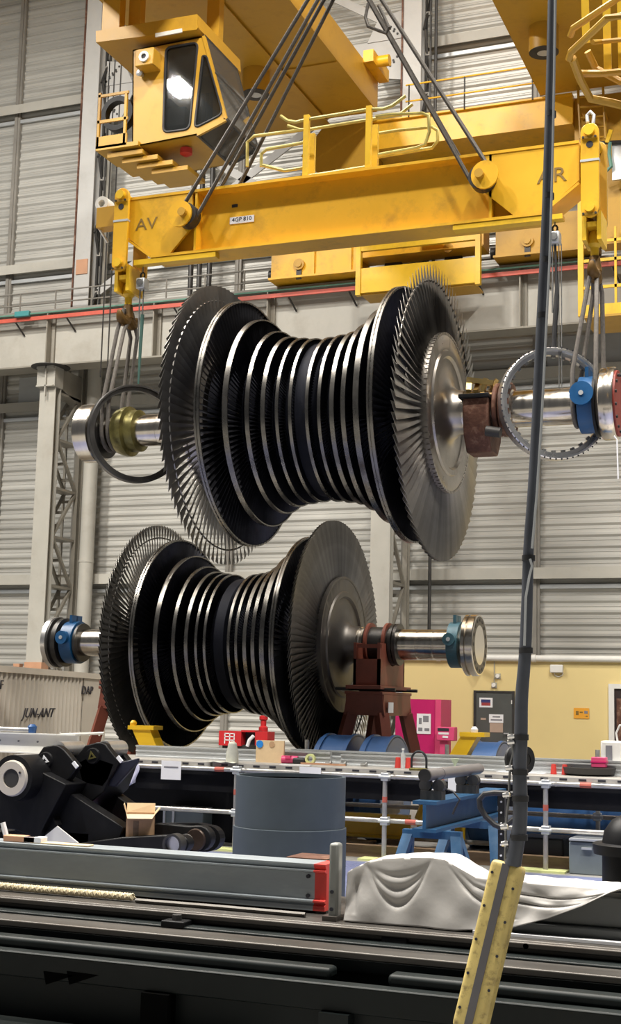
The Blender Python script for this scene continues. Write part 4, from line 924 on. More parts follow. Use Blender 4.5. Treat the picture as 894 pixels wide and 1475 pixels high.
mb = MB(); c = P(157, 318, Y=YB + 0.1); mb.box(c.x - 0.08, x0 - 0.001, YB - 0.1, YB + 0.1, c.z - 0.16, c.z + 0.12); mb.build('end_stop', YELC, bpy.data.objects['lifting_beam'], smooth=False)
# ---- round slings from the hooks under the upper rotor shaft
def sling(hc, x, xo, rs, label, s2, grp):
    pts = [hc + Vector((0.0, s2 * 0.11, 0.06)), hc + Vector((xo * 0.05, -0.17, -0.25))]
    c = Vector((x, UO.y, UO.z))
    pts += [c + Vector((0, -rs, 0.35)), c + Vector((0, -rs, 0))]
    for a in range(20, 180, 20): pts.append(c + Vector((0, -rs * math.cos(rad(a)), -rs * math.sin(rad(a)))))
    pts += [c + Vector((0, rs, 0)), c + Vector((0, rs, 0.35)), hc + Vector((xo * 0.05, 0.19, -0.25)), hc + Vector((0, s2 * 0.11, 0.06))]
    mb = MB(); mb.tube(pts, 0.027, 8); tag(mb.build('round_sling', SLING), label, 'sling', grp)
sling(hL, UO.x - 3.04, -1, 0.245, 'outer grey sling looped under upper rotor shaft beside left coupling flange', -1, 'slings on the upper rotor shaft')
sling(hL, UO.x - 2.95, 1, 0.245, 'inner grey sling looped under upper rotor left shaft beside brass sleeve', 1, 'slings on the upper rotor shaft')
sling(hR, UO.x + 3.03, -1, 0.24, 'grey sling looped under upper rotor right shaft, on hose side of blue collar', -1, 'slings on the upper rotor shaft')
sling(hR, UO.x + 3.295, 1, 0.27, 'grey sling looped under upper rotor right shaft between blue collar and flange', 1, 'slings on the upper rotor shaft')
# ---- chain hoists and the loose rings they carry
def hoist(px, py, Y, ztop, ringtop, label, chains):
    c = P(px, py, Y=Y)
    t = thing('chain_hoist', label, 'chain hoist', c)
    mb = MB(); mb.box(c.x - 0.065, c.x + 0.065, Y - 0.07, Y + 0.07, c.z - 0.08, c.z + 0.07); h = mb.build('hoist_body', GALV, t, bevel=0.02)
    mb = MB(); mb.cyl((c.x, Y - 0.07, c.z), (c.x, Y - 0.09, c.z), 0.045, n=16); mb.build('hoist_cover', CHAIN, h)
    mb = MB(); pts = [Vector((c.x + 0.03 * math.sin(a), Y, c.z + 0.115 - 0.04 * math.cos(a))) for a in [2 * PI * k / 10 for k in range(10)]]; mb.tube(pts, 0.012, 6, closed=True); mb.build('top_hook', DARK, t)
    mb = MB(); mb.cyl((c.x, Y, c.z + 0.15), (c.x, Y, ztop), 0.012, n=6); mb.build('top_chain', CHAIN, t)
    for dx, dz, r, mt in chains:
        mb = MB(); mb.cyl((c.x + dx, Y, c.z - 0.08), (c.x + dx, Y, c.z - dz), r, n=8); mb.build('load_chain', mt, t)
    return c
def ring(px, py, Y, ro, ri, yaw, mt, label, teeth):
    c = P(px, py, Y=Y); t = thing('loose_ring', label, 'ring', c)
    M = Matrix.Rotation(rad(yaw), 3, 'Z'); w = 0.075 if teeth else 0.055
    mb = MB(); mb.lathe([(-w, ri + 0.015), (-w, ro - 0.01), (-w + 0.01, ro), (w - 0.01, ro), (w, ro - 0.01), (w, ri + 0.05), (w * 0.4, ri + 0.045), (w * 0.4, ri), (-w * .6, ri)], 96, (0, 0, 0), closed=True)
    mb.v = [M @ a + c for a in mb.v]; mb.build('ring_body', mt, t)
    if teeth:
        for k in range(60):
            a = 2 * PI * k / 60; q = Vector((w, math.sin(a) * (ri + 0.085), math.cos(a) * (ri + 0.085))); mb = MB(); mb.cyl(M @ q + c, M @ (q + Vector((0.004, 0, 0))) + c, 0.011, n=6); mb.build('ring_hole', INK, t, smooth=False)
            if k % 2 == 0:
                q = Vector((-0.005, math.sin(a) * (ri - 0.012), math.cos(a) * (ri - 0.012))); R = Matrix.Translation(c) @ M.to_4x4() @ Matrix.Translation(q) @ Matrix.Rotation(-a, 4, 'X')
                mb = MB(); mb.box(-0.02, 0.015, -0.022, 0.022, -0.016, 0.016, R); mb.build('ring_pad', CHAIN, t, smooth=False)
    return c
YH = UO.y
cL = ring(196, 625, YH, 0.645, 0.565, -42, BLSTL, 'blackened loose ring hanging around upper rotor left shaft', False)
cR = ring(797, 582, YH, 0.655, 0.572, -58, SILV, 'silver loose ring with bolt holes hanging around upper rotor right shaft', True)
hoist(205, 409, YH, zbm - 0.1, 0, 'small chain hoist with green sling beside the left hook', [(-0.03, 0.75, 0.010, CHAIN), (0.02, 0.45, 0.010, CHAIN)])
mb = MB(); p = P(205, 409, Y=YH); mb.tube([p + Vector((0.02, 0, -0.42)), p + Vector((0.01, 0, -0.9)), Vector((cL.x, YH, cL.z + 0.66))], [0.026, 0.022, 0.012], 8); tag(mb.build('web_sling', mat('green_webbing', (0.05, 0.12, 0.10), 0, 0.7)), 'thin green sling carrying the blackened left ring', 'sling')
hoist(799, 343, YH, zbm - 0.1, 0, 'small chain hoist carrying the silver right ring, beside the hose', [(-0.03, 0.9, 0.010, CHAIN), (0.045, 2.1, 0.006, CHAIN), (0.075, 2.1, 0.006, CHAIN)])
mb = MB(); p = P(799, 343, Y=YH); mb.tube([p + Vector((-0.0, 0, -0.06)), p + Vector((0.02, 0, -0.6)), p + Vector((0.02, 0, -0.7)), Vector((cR.x, YH, cR.z + 0.66))], [0.014, 0.02, 0.03, 0.03], 8); tag(mb.build('web_sling', RUBBER), 'dark sling carrying the silver right ring', 'sling')
mb = MB(); pts = [P(x, y, Y=UO.y - 0.3) for x, y in ((884, 628), (888, 633), (889, 660), (890, 690))]; mb.tube(pts, 0.009, 6); tag(mb.build('tag_line', PAPER), 'thin white cord dangling from the red flange', 'cord')
# ================================================================ container
a0, a1 = P(-60, 960, d=19.5), P(152, 976, d=26.5)
h0 = P(0, 957, d=20.6).z
A = Vector((a0.x, a0.y, 0)); Bv = Vector((a1.x, a1.y, 0)); dv = (Bv - A).normalized(); nv = Vector((dv.y, -dv.x, 0))
if nv.dot(-A) < 0: nv = -nv
Lc = (Bv - A).length; ct = P(80, 966, d=1).z
HT = 2.14
t = thing('shipping_container', 'grey corrugated container lettered JUN-ANT at the left edge', 'container', A)
k = 0; x = 0.0; pr = []
while x < Lc - 1.35:
    pr += [(x, 0.0), (x + 0.07, 0.0), (x + 0.105, -0.04), (x + 0.175, -0.04), (x + 0.21, 0.0)]; x += 0.21
pr.append((Lc - 1.35, 0.0)); pr.append((Lc, 0.0))
vs = []
for z in (0.1, HT - 0.1):
    for x, dp in pr: vs.append(A + dv * x + nv * dp + Vector((0, 0, z)))
n = len(pr); mb = MB(); mb.add(vs, [(i, i + 1, i + 1 + n, i + n) for i in range(n - 1)]); mb.build('corrugated_side', CONT, t, smooth=False, fix=False)
def slab(nm, x0, x1, d0, d1, z0, z1, mt, par=t):
    mb = MB(); vs = [A + dv * x + nv * d + Vector((0, 0, z)) for z in (z0, z1) for d in (d0, d1) for x in (x0, x1)]
    mb.add(vs, [(0, 2, 3, 1), (4, 5, 7, 6), (0, 1, 5, 4), (1, 3, 7, 5), (3, 2, 6, 7), (2, 0, 4, 6)]); return mb.build(nm, mt, par, smooth=False)
slab('top_rail', 0, Lc, -0.1, 0.03, HT - 0.1, HT, CONT); slab('bottom_rail', 0, Lc, -0.1, 0.03, 0, 0.12, CONT); slab('corner_post', Lc - 0.1, Lc, -0.1, 0.035, 0, HT, CONT)
slab('container_roof', 0, Lc, -2.3, -0.05, HT - 0.04, HT - 0.01, CONT); slab('end_wall', Lc - 0.06, Lc, -2.3, -0.08, 0.0, HT - 0.05, CONT); slab('end_wall', 0.0, 0.06, -2.26, -0.08, 0.0, HT - 0.05, CONT); slab('rear_wall', 0, Lc, -2.3, -2.26, 0, HT - .05, CONT)
slab('repair_panel', Lc - 1.38, Lc - 0.1, 0.0, 0.012, 0.12, HT - 0.52, CONT)
az = math.atan2(dv.y, dv.x)
def hitc(px, py):
    v = RT * ((px - CX) / FPX) - UP * ((py - CY) / FPX) + FW
    s = (A - EYE).dot(nv) / v.dot(nv); return EYE + v * s
for body, px, py, sz, sh in (('JUN-ANT', 54, 1027.5, 0.225, 0.4), ('DAP', 124.5, 995, 0.22, 0.1), ('F', 1, 987, 0.2, 0.0)):
    c = hitc(px, py) + nv * 0.016; text(body, sz, c, INK, t, rot=(PI / 2, 0, az), shear=sh, ext=0.006, sx=1.62)
# ================================================================ things along the far wall
t = thing('magenta_cabinet', 'tall magenta cabinet with a white notice in front of the yellow wall', 'cabinet', P(603, 1075, Y=33.5))
Yc = 33.5
mb = MB(); pbox(mb, 569, 1007, 626, 1100, Yc, 0.9); mb.build('cabinet_body', PINK, t, smooth=False)
mb = MB(); pbox(mb, 626.2, 1007.5, 634.5, 1098, Yc - 0.03, 0.95); mb.build('side_door', PINK2, t, smooth=False)
mb = MB(); pbox(mb, 600, 1028, 620, 1057, Yc - 0.02, 0.018); nb_ = mb.build('notice_sheet', PAPER, t, smooth=False)
mb = MB(); pbox(mb, 609, 1031, 617, 1040, Yc - 0.025, 0.005); pbox(mb, 603, 1034, 607, 1043, Yc - 0.025, 0.005); pbox(mb, 602, 1048, 608, 1053, Yc - 0.025, 0.005); pbox(mb, 611, 1049, 618, 1053, Yc - 0.025, 0.005); mb.build('printed_block', INKG, nb_, smooth=False)
t = thing('pink_letter_box', 'small pink box with dark slot fixed beside the magenta cabinet', 'box', P(641, 1066, Y=Yc))
mb = MB(); pbox(mb, 628, 1047, 654, 1067, Yc - 0.3, 0.3); mb.build('box_body', PINK2, t, bevel=0.02)
mb = MB(); pbox(mb, 630, 1049, 646, 1053, Yc - 0.31, 0.01); mb.build('slot', INK, t, smooth=False)
mb = MB(); pbox(mb, 631, 1055, 646, 1058, Yc - 0.31, 0.01); pbox(mb, 637, 1060, 645, 1063, Yc - 0.31, 0.01); mb.build('white_lettering_strip', PAPER, t, smooth=False)
mb = MB(); q_ = P(642, 1067, Y=Yc); mb.box(q_.x - 0.1, q_.x + 0.1, Yc - 0.2, Yc - 0.05, 0.0, q_.z); mb.build('stem', PINK2, t, smooth=False)
t = thing('fire_hose_cabinet', 'red fire cabinet with a white symbol seen below the lower rotor', 'cabinet', P(350, 1070, Y=34.5))
Yf = 34.5
mb = MB(); pbox(mb, 315, 1053, 347, 1074, Yf, 0.5); mb.build('cabinet_door', FIRER, t, smooth=False)
mb = MB(); pbox(mb, 347, 1053, 367, 1075, Yf + 0.3, 0.2); mb.build('open_recess', INK, t, smooth=False)
mb = MB(); pbox(mb, 367, 1054, 385, 1074, Yf, 0.5); mb.build('cabinet_side', FIRER, t, smooth=False)
mb = MB(); pbox(mb, 347, 1052, 367, 1054.5, Yf, 0.5); mb.build('cabinet_lintel', FIRER, t, smooth=False)
mb = MB(); mb.box(P(318, 1070, Y=Yf).x, P(383, 1070, Y=Yf).x, Yf + 0.1, Yf + 0.4, 0.0, P(350, 1073, Y=Yf).z); mb.build('plinth', DARK, t, smooth=False)
mb = MB()
for x in (323.5, 330.5, 337): pbox(mb, x - .6, 1056, x + .6, 1071, Yf - 0.01, 0.01)
for y in (1056.5, 1061, 1066): pbox(mb, 323, y - .6, 337.5, y + .6, Yf - 0.01, 0.01)
mb.build('white_symbol', PAPER, t, smooth=False)
mb = MB(); mb.tube([P(x, y, Y=Yf - 0.1) for x, y in ((365, 1060), (359, 1066), (356, 1075))], 0.05, 8); mb.build('white_hose', PAPER, t)
c = P(379, 1054, Y=35.4); t = thing('fire_hydrant_pipe', 'dark red hydrant pipe standing beside the red fire cabinet', 'pipe', c)
mb = MB(); z1 = P(379, 1034, Y=35.4).z; mb.lathe([(0, 0.13), (0.12, 0.13), (0.16, 0.08), (0.3, 0.08), (0.34, 0.12), (0.42, 0.12), (0.46, 0.07), (z1 - c.z, 0.07)], 16, c, 'z'); mb.build('riser', FIRER, t)
mb = MB(); mb.cyl((c.x, c.y, 0.0), (c.x, c.y, c.z), 0.07, n=12); mb.build('riser_foot', FIRER, t)
# ================================================================ blue cylinders on the floor behind the bench
def bluecyl(px0, px1, pytop, Y, label, endm, r=0.6, ztop=None):
    p0, p1 = P(px0, pytop, Y=Y), P(px1, pytop, Y=Y); zt = p0.z if ztop is None else ztop; r = zt / 2
    o = Vector((p0.x, Y, r)); L = p1.x - p0.x
    t = thing('blue_cylinder', label, 'cylinder', (p0.x, Y, 0), 'blue cylinders behind the bench')
    mb = MB(); mb.lathe([(0, r * 0.8), (0, r), (L, r), (L, r * 0.86)], 48, o); mb.build('barrel', BLUE, t)
    mb = MB(); mb.lathe([(L - 0.02, 0.0), (L - 0.02, r * 0.86)], 48, o); mb.lathe([(0.02, 0.0), (0.02, r * 0.86)], 48, o); mb.build('end_disc', endm, t)
    mb = MB()
    for x in (0.03, L - 0.05): mb.lathe([(x, r - 0.01), (x, r + 0.02), (x + 0.05, r + 0.02), (x + 0.05, r - 0.01)], 48, o, closed=True)
    mb.build('rim', BLUE, t)
    return t
bluecyl(470, 516, 1058, 16.6, 'blue cylinder with dark round end under the red stand', DARK)
bluecyl(534, 572, 1060, 16.6, 'blue cylinder with blue dished end in front of the magenta cabinet', BLUE)
bluecyl(680, 726, 1068, 16.6, 'blue cylinder with rusty brown end in front of the grey door', RUST)
t = bluecyl(752, 985, 1103, 16.5, 'long blue cylinder lying beneath the bench at right edge', DARK, ztop=0.92)
# ================================================================ scaffold bench
YF, YR, ZB = 14.45, 15.75, 0.965
bx0, bx1 = -9.6, 1.2
t = thing('scaffold_bench', 'long work bench of scaffold tubes and steel decks in front of the lower rotor', 'bench', (-4, YF, 0))
for y, z in ((YF, ZB - 0.072), (YF, 0.42), (YR, ZB - 0.072), (YR, 0.48), (YR, 0.12)):
    mb = MB(); mb.cyl((bx0, y, z), (bx1, y, z), 0.026, n=10); mb.build('ledger_tube', TUBE, t)
def clampc(x, y, z):
    mb = MB(); mb.box(x - 0.045, x + 0.045, y - 0.05, y + 0.05, z - 0.045, z + 0.045); mb.cyl((x - 0.07, y - 0.04, z), (x + 0.07, y - 0.04, z), 0.02, n=6); mb.build('tube_clamp', GALV, t, bevel=0.01)
pxs = [342, 556, 787]
for px in pxs:
    x = P(px, 1150, Y=YF).x
    mb = MB(); mb.cyl((x, YF - 0.05, 0.02), (x, YF - 0.05, ZB - 0.02), 0.026, n=10); mb.build('standard_tube', TUBE, t)
    mb = MB(); mb.box(x - 0.26, x + 0.22, YF - 0.17, YF + 0.07, 0, 0.022); q = mb.build('base_plate', LIME, t, smooth=False); q['label'] = 'yellow painted base board'
    for z in (ZB - 0.072, 0.42): clampc(x, YF - 0.03, z)
    mb = MB(); mb.cyl((x + 0.30, YR + 0.05, 0.0), (x + 0.30, YR + 0.05, ZB + 0.26), 0.026, n=10); mb.build('standard_tube', TUBE, t)
    clampc(x + 0.30, YR + 0.02, 0.48)
    mb = MB(); mb.cyl((x + 0.1, YF - 0.02, ZB - 0.072), (x + 0.1, YR + 0.15, ZB - 0.072), 0.024, n=10); mb.build('transom_tube', TUBE, t)
    for z, yy, rr in ((0.62, YF - 0.05, 0.028), ): mb = MB(); mb.cyl((x, yy, z), (x, yy, z + 0.06), rr, n=10); mb.build('red_tape_mark', REDT, t)
for px in (310, 360, 625, 835, 585):
    x = P(px, 1100, Y=YF).x; z = ZB - 0.072 if px not in (360, 585) else 0.42; mb = MB(); mb.cyl((x, YF, z), (x + 0.12, YF, z), 0.028, n=10); mb.build('red_tape_mark', REDT, t)
for k in range(4):
    y0 = YF + 0.03 + k * 0.31
    for s in range(4):
        x0 = bx0 + s * 2.7; mb = MB(); mb.box(x0 + 0.01, x0 + 2.68, y0, y0 + 0.30, ZB - 0.045, ZB); q = mb.build('deck_board', PLANKM, t, smooth=False)
        if k == 0:
            mb = MB()
            for j in range(13): mb.box(x0 + 0.12 + j * 0.2, x0 + 0.20 + j * 0.2, y0 - 0.004, y0 + 0.01, ZB - 0.032, ZB - 0.012)
            mb.build('deck_slots', INK, q, smooth=False)['kind'] = 'stuff'
mb = MB(); mb.box(bx0, bx1, YF + 0.06, YF + 0.10, ZB - 0.33, ZB - 0.05); mb.build('black_fascia', BLACK, t, smooth=False)
xq0, xq1 = P(196, 1150, Y=YF + .5).x, P(340, 1150, Y=YF + .5).x
mb = MB(); mb.box(xq0 - 1.5, xq1 + 0.2, YF + 0.55, YF + 0.57, 0.02, ZB - 0.05); mb.build('black_sheet', BLACK, t, smooth=False)  # black cloth run to the floor, painting in the dark under the bench
# galvanised channel beams lying on the bench
def channel(name, label, x0, x1, y, z, h, mt, cat='beam', grp=None, flip=1):
    t = thing(name, label, cat, (x0, y, z), grp)
    d = 0.07
    prof_ = [(y, z), (y - d, z), (y - d, z + h * 0.10), (y - d * 0.7, z + h * 0.16), (y - d * 0.7, z + h * 0.42), (y - d * .85, z + h * 0.46), (y - d * .85, z + h * 0.54), (y - d * 0.7, z + h * 0.58), (y - d * 0.7, z + h * 0.84), (y - d, z + h * 0.90), (y - d, z + h), (y, z + h)]
    mb = MB(); mb.prism(prof_, x0, x1, 'x'); mb.build('channel_web', mt, t, smooth=False)
    return t
xA = P(196, 1075, Y=15.2).x; xB = P(476, 1080, Y=15.2).x
channel('galvanised_channel', 'galvanised channel beam on bench between the black arm and the board', xA, xB, 15.25, ZB + 0.001, 0.14, GALV, grp='channel beams on the bench')
channel('galvanised_channel', 'galvanised channel beam on bench from grey cylinder to right edge', xB + 0.15, bx1, 15.2, ZB + 0.001, 0.125, GALV, grp='channel beams on the bench')
channel('galvanised_channel', 'thin galvanised channel stacked behind on the bench right part', xB - 0.6, bx1, 15.5, ZB + 0.001, 0.155, GALV, grp='channel beams on the bench')
xw0, xw1 = P(-70, 1070, Y=15.0).x, P(118, 1070, Y=15.0).x
t = thing('white_channel', 'white painted channel beam on bench behind the black arm', 'beam', (xw0, 15, 0.93))
zw = ZB + 0.016
mb = MB(); mb.box(xw0, xw1, 14.9, 14.93, zw, zw + 0.22); mb.box(xw0, xw1, 14.83, 14.93, zw + 0.22, zw + 0.235); mb.box(xw0, xw1, 14.83, 14.93, zw - 0.015, zw); mb.build('beam_web', WHITE, t, smooth=False)
for k in range(7):
    mb = MB(); x = xw0 + 0.25 + k * 0.28; mb.cyl((x, 14.9, zw + 0.13), (x, 14.885, zw + 0.13), 0.012, n=8); mb.build('bolt_hole', INKG, t)
t = thing('white_pipe_rack', 'low white pipe rack with upright hooks behind the black arm', 'rack', P(100, 1058, Y=15.5))
mb = MB(); mb.tube([P(x, y, Y=15.5) for x, y in ((82, 1067), (88, 1058), (98, 1058), (150, 1056))], 0.018, 8); mb.build('rail', WHITE, t)
for px in (87, 101, 115, 129, 143):
    mb = MB(); mb.cyl(P(px, 1060, Y=15.5), P(px, 1054, Y=15.5), 0.012, n=6); mb.build('hook_pin', WHITE, t)
mb = MB(); mb.cyl(P(105, 1058, Y=15.5), P(105, 1090, Y=15.5), 0.015, n=6); mb.build('rack_post', WHITE, t)
mb = MB(); a = P(-20, 1064, Y=14.88); b = P(42, 1063, Y=14.88); mb.cyl((a.x, 14.88, zw + 0.27), (b.x, 14.88, zw + 0.27), 0.035, n=12); tag(mb.build('grey_tube', TUBE), 'short grey tube lying on the white beam at left', 'tube')
mb = MB(); c = Vector((P(46, 1058, Y=14.9).x, 14.9, zw + 0.286)); mb.lathe([(-0.05, 0.0), (-0.05, 0.05), (0.03, 0.06), (0.06, 0.03), (0.06, 0)], 14, c, 'z'); tag(mb.build('plastic_plug', BLUE), 'blue plastic plug on the white beam below the container lettering', 'plug')
# bench-top items (standing on the deck)
def on(px, py, z=ZB + 0.001):
    y = min(max(P(px, py, Z=z).y, 14.58), 15.02)
    return Vector((P(px, py, Y=y).x, y, z))
c = on(334, 1099); t = thing('spray_bottle', 'whitish bottle wrapped in cloth on the bench, in front of the red cabinet', 'bottle', c)
mb = MB(); mb.lathe([(0, 0.0), (0, 0.075), (0.12, 0.07), (0.18, 0.055), (0.22, 0.05), (0.245, 0.02), (0.245, 0)], 18, c, 'z'); mb.build('bottle_body', mat('dull_cloth_white', (0.50, 0.50, 0.43), 0, 0.7, 0.15, 8), t)
mb = MB(); q = on(322, 1104); n = 10
vs = []; fs = []
for i in range(n):
    for j in range(5):
        u, v = i / (n - 1), j / 4; vs.append((c.x - 0.25 + 0.36 * u, c.y - 0.14 + 0.12 * v * (1 - .3 * u), ZB + 0.006 + 0.012 * math.sin(7 * u + 3 * v) ** 2))
for i in range(n - 1):
    for j in range(4): fs.append((i * 5 + j, (i + 1) * 5 + j, (i + 1) * 5 + j + 1, i * 5 + j + 1))
mb.add(vs, fs); o_ = mb.build('rag', MATS['dull_cloth_white']); sm = o_.modifiers.new('s', 'SOLIDIFY'); sm.thickness = 0.006; tag(o_, 'crumpled pale rag spread beside the bottle on the bench edge', 'rag')
c = on(388, 1096); t = thing('board_piece', 'pale board with blue tape standing on the bench above the grey cylinder', 'board', c)
mb = MB(); s = mpp(388, 1080, c.y); mb.box(c.x - 20 * s, c.x + 20 * s, c.y, c.y + 0.03, ZB, ZB + 29 * s); mb.build('board', CARDL, t, smooth=False)
mb = MB(); mb.cyl((c.x - 14.5 * s, c.y, ZB + 24 * s), (c.x - 14.5 * s, c.y - 0.01, ZB + 24 * s), 5 * s, n=9); mb.build('blue_tape_spot', BLTAPE, t)
mb = MB(); mb.cyl((c.x + 3 * s, c.y, ZB + 24 * s), (c.x + 3 * s, c.y - 0.006, ZB + 24 * s), 4 * s, n=14); mb.build('brown_stain', CARD, t)
c = on(416, 1098); t = thing('pink_roll', 'dark pink rolled packet beside the pale board on the bench', 'roll', c)
mb = MB(); mb.cyl((c.x - 0.09, c.y, ZB + 0.045), (c.x + 0.10, c.y + 0.03, ZB + 0.045), 0.045, n=14); mb.box(c.x - 0.03, c.x + 0.03, c.y - 0.05, c.y + 0.01, ZB + 0.06, ZB + 0.09); mb.build('roll', PINK2, t)
c = on(440, 1098); t = thing('tape_roll', 'yellow-green tape roll lying on bench right of the pink packet', 'tape', c)
mb = MB(); mb.lathe([(-0.025, 0.035), (-0.025, 0.06), (0.025, 0.06), (0.025, 0.035)], 24, c + Vector((0.06, 0, 0.061)), 'y', closed=True); mb.build('tape', LIME, t)
mb = MB(); mb.box(c.x - 0.16, c.x - 0.0, c.y - 0.03, c.y + 0.03, ZB, ZB + 0.07); tag(mb.build('black_tool', RUBBER, None, bevel=0.02), 'small black tool between pink packet and tape roll', 'tool')
mb = MB(); a = on(418, 1103); mb.box(a.x - 0.12, a.x + 0.25, a.y - 0.03, a.y + 0.03, ZB, ZB + 0.012); tag(mb.build('white_strip', PAPER), 'white paper strip at the bench edge below the pink packet', 'paper')
mb = MB(); a = on(445, 1101); mb.box(a.x - 0.1, a.x + 0.45, a.y - 0.02, a.y + 0.02, ZB, ZB + 0.02); tag(mb.build('folding_rule', SALM), 'orange brown rule lying on the bench edge', 'rule')
for px, lb in ((472, 'first small loose bolt on the bench, left of the front scaffold post'), (493, 'second small loose bolt on bench, right of the rule'), (523, 'third loose fitting on the bench by the front scaffold post')):
    c = on(px, 1101 + (px - 472) * 0.03); mb = MB(); mb.cyl((c.x - 0.03, c.y, ZB + 0.02), (c.x + 0.03, c.y, ZB + 0.02), 0.018, n=8); mb.cyl((c.x + 0.03, c.y, ZB + 0.02), (c.x + 0.045, c.y, ZB + 0.02), 0.032, n=6); tag(mb.build('loose_bolt', CHAIN), lb, 'bolt', 'loose bolts on the bench')
for px, lb in ((573, 'left red cone marker on the bench beside the clear bottle'), (588, 'red cone marker on the bench right of the clear bottle'), (797, 'left red marker block on bench by the black disc'), (813, 'red marker block behind the black disc on bench')):
    c = on(px, 1104 + (px > 700) * 9); c.y = 15.05; s = mpp(px, 1095, c.y); c.x = P(px, 1095, Y=c.y).x
    mb = MB(); mb.lathe([(0, 0.0), (0, 4.6 * s), (0.02, 4.4 * s), (14 * s, 3.4 * s), (14.5 * s, 0)], 12, (c.x, c.y, ZB + 0.001), 'z'); tag(mb.build('red_marker', REDP), lb, 'marker', 'red markers on the bench')
c = on(580, 1107); t = thing('clear_bottle', 'slim clear bottle standing between red markers on bench', 'bottle', c)
mb = MB(); mb.lathe([(0, 0), (0, 0.026), (0.16, 0.026), (0.18, 0.012), (0.205, 0.012), (0.205, 0)], 16, c, 'z'); mb.build('bottle_body', CLEARP, t)
mb = MB(); mb.lathe([(0.206, 0.0), (0.206, 0.015), (0.225, 0.015), (0.225, 0)], 12, c, 'z'); mb.build('bottle_cap', PAPER, t)
c = on(603, 1110); t = thing('black_loop_handle', 'black arched loop handle tool standing on the bench', 'tool', c)
pts = [Vector((c.x + 0.085 * math.cos(a) * (1), c.y, ZB + 0.11 + 0.10 * math.sin(a))) for a in [PI * k / 12 for k in range(13)]]
mb = MB(); mb.tube([Vector((c.x + 0.085, c.y, ZB + 0.02))] + pts + [Vector((c.x - 0.085, c.y, ZB + 0.02))], 0.013, 8); mb.build('loop', RUBBER, t)
mb = MB(); mb.box(c.x - 0.1, c.x + 0.1, c.y - 0.05, c.y + 0.05, ZB, ZB + 0.03); mb.build('tool_base', GASK, t, bevel=0.008)
c = on(655, 1118); c.y = 15.0; c.x = P(655, 1105, Y=15.0).x; t = thing('mint_funnel', 'small mint green funnel on the bench behind the grey bar', 'funnel', (c.x, c.y, ZB))
mb = MB(); mb.lathe([(0.0, 0.03), (0.05, 0.012), (0.06, 0.012), (0.13, 0.05), (0.13, 0.0)], 16, (c.x, c.y, ZB + .001), 'z'); mb.build('funnel_cone', MINT, t)
c = on(846, 1117); t = thing('black_disc_plate', 'black round steel disc lying flat on the bench', 'disc', c)
mb = MB(); mb.lathe([(0.0, 0.22), (0.02, 0.27), (0.085, 0.285), (0.085, 0.20), (0.07, 0.19), (0.07, 0.0)], 40, (c.x, c.y + 0.1, ZB + .001), 'z'); mb.build('disc', DARK, t)
c = P(863, 1105, Y=c.y + 0.1); t = thing('magenta_box', 'small magenta plastic box standing on the black disc', 'box', (c.x, c.y, ZB + 0.09))
mb = MB(); mb.box(c.x - 0.08, c.x + 0.08, c.y - 0.06, c.y + 0.06, ZB + 0.09, ZB + 0.20); mb.build('box_body', PINK2, t, bevel=0.008)
mb = MB(); mb.box(c.x - 0.085, c.x + 0.085, c.y - 0.065, c.y + 0.065, ZB + 0.14, ZB + 0.155); mb.build('lid_rim', PINK, t, smooth=False)
c = P(880, 1090, Y=15.62); t = thing('white_jug', 'white plastic jug with a loop handle at right end of the bench', 'jug', (c.x, c.y, ZB))
zt_ = P(880, 1067, Y=15.62).z
mb = MB(); mb.box(c.x - 0.10, c.x + 0.16, 15.50, 15.74, ZB, zt_); mb.build('jug_body', WHITE, t, bevel=0.02)
mb = MB(); mb.tube([P(x, y, Y=15.6) for x, y in ((889, 1068), (887, 1056), (892, 1045), (905, 1042), (915, 1055), (914, 1068))], 0.012, 8); mb.build('jug_handle', WHITE, t)
mb = MB(); mb.box(c.x - 0.04, c.x + 0.03, 15.49, 15.5, ZB + 0.06, zt_ - 0.05); mb.build('grey_print', INKG, t, smooth=False)
mb = MB(); a = on(760, 1112); mb.box(a.x - 0.35, a.x + 0.18, a.y - 0.02, a.y + 0.16, ZB, ZB + 0.006); tag(mb.build('paper_sheet', PAPER), 'white paper lying flat on the bench right of the hose', 'paper')
# papers hung from the front tube
def hang(x0, y0, x1, y1, lb, lines=True):
    Y = YF - 0.036; mb = MB(); pbox(mb, x0, y0, x1, y1, Y, 0.003); o = mb.build('hanging_paper', PAPER, None, smooth=False); tag(o, lb, 'paper', 'papers hung on the bench')
    if lines:
        mb = MB(); pbox(mb, x0 + 4, y0 + 8, x1 - 4, y0 + 10, Y - 0.002, 0.002); o2 = mb.build('printed_line', INKG, o, smooth=False)
hang(232, 1096, 260.5, 1123, 'white sheet with faint line hanging from bench tube near black arm')
hang(431, 1105, 462, 1115, 'short white sheet on the bench tube above grey cylinder', False)
hang(618, 1114, 631, 1148, 'narrow white sheet on the bench behind the trestle roller', False)
hang(645, 1116, 668, 1140, 'white sheet on the bench between the two roller blocks', False)
t = thing('plastic_wrap', 'translucent bluish plastic sheet hanging at end of the black arm', 'sheet', P(185, 1120, Y=14.4))
vs = []; fs = []
for i in range(7):
    for j in range(9):
        u, v = i / 6, j / 8; p = P(168 + 30 * u + 3 * math.sin(v * 5), 1097 + 46 * v * (0.65 + .35 * (1 - u)), Y=14.40 + 0.02 * math.sin(u * 9 + v * 4)); vs.append(p)
for i in range(6):
    for j in range(8): fs.append((i * 9 + j, (i + 1) * 9 + j, (i + 1) * 9 + j + 1, i * 9 + j + 1))
mb = MB(); mb.add(vs, fs); o_ = mb.build('sheet', glassm('milky_plastic', (0.62, 0.62, 0.78), 0.85), t); o_.modifiers.new('s', 'SOLIDIFY').thickness = 0.004
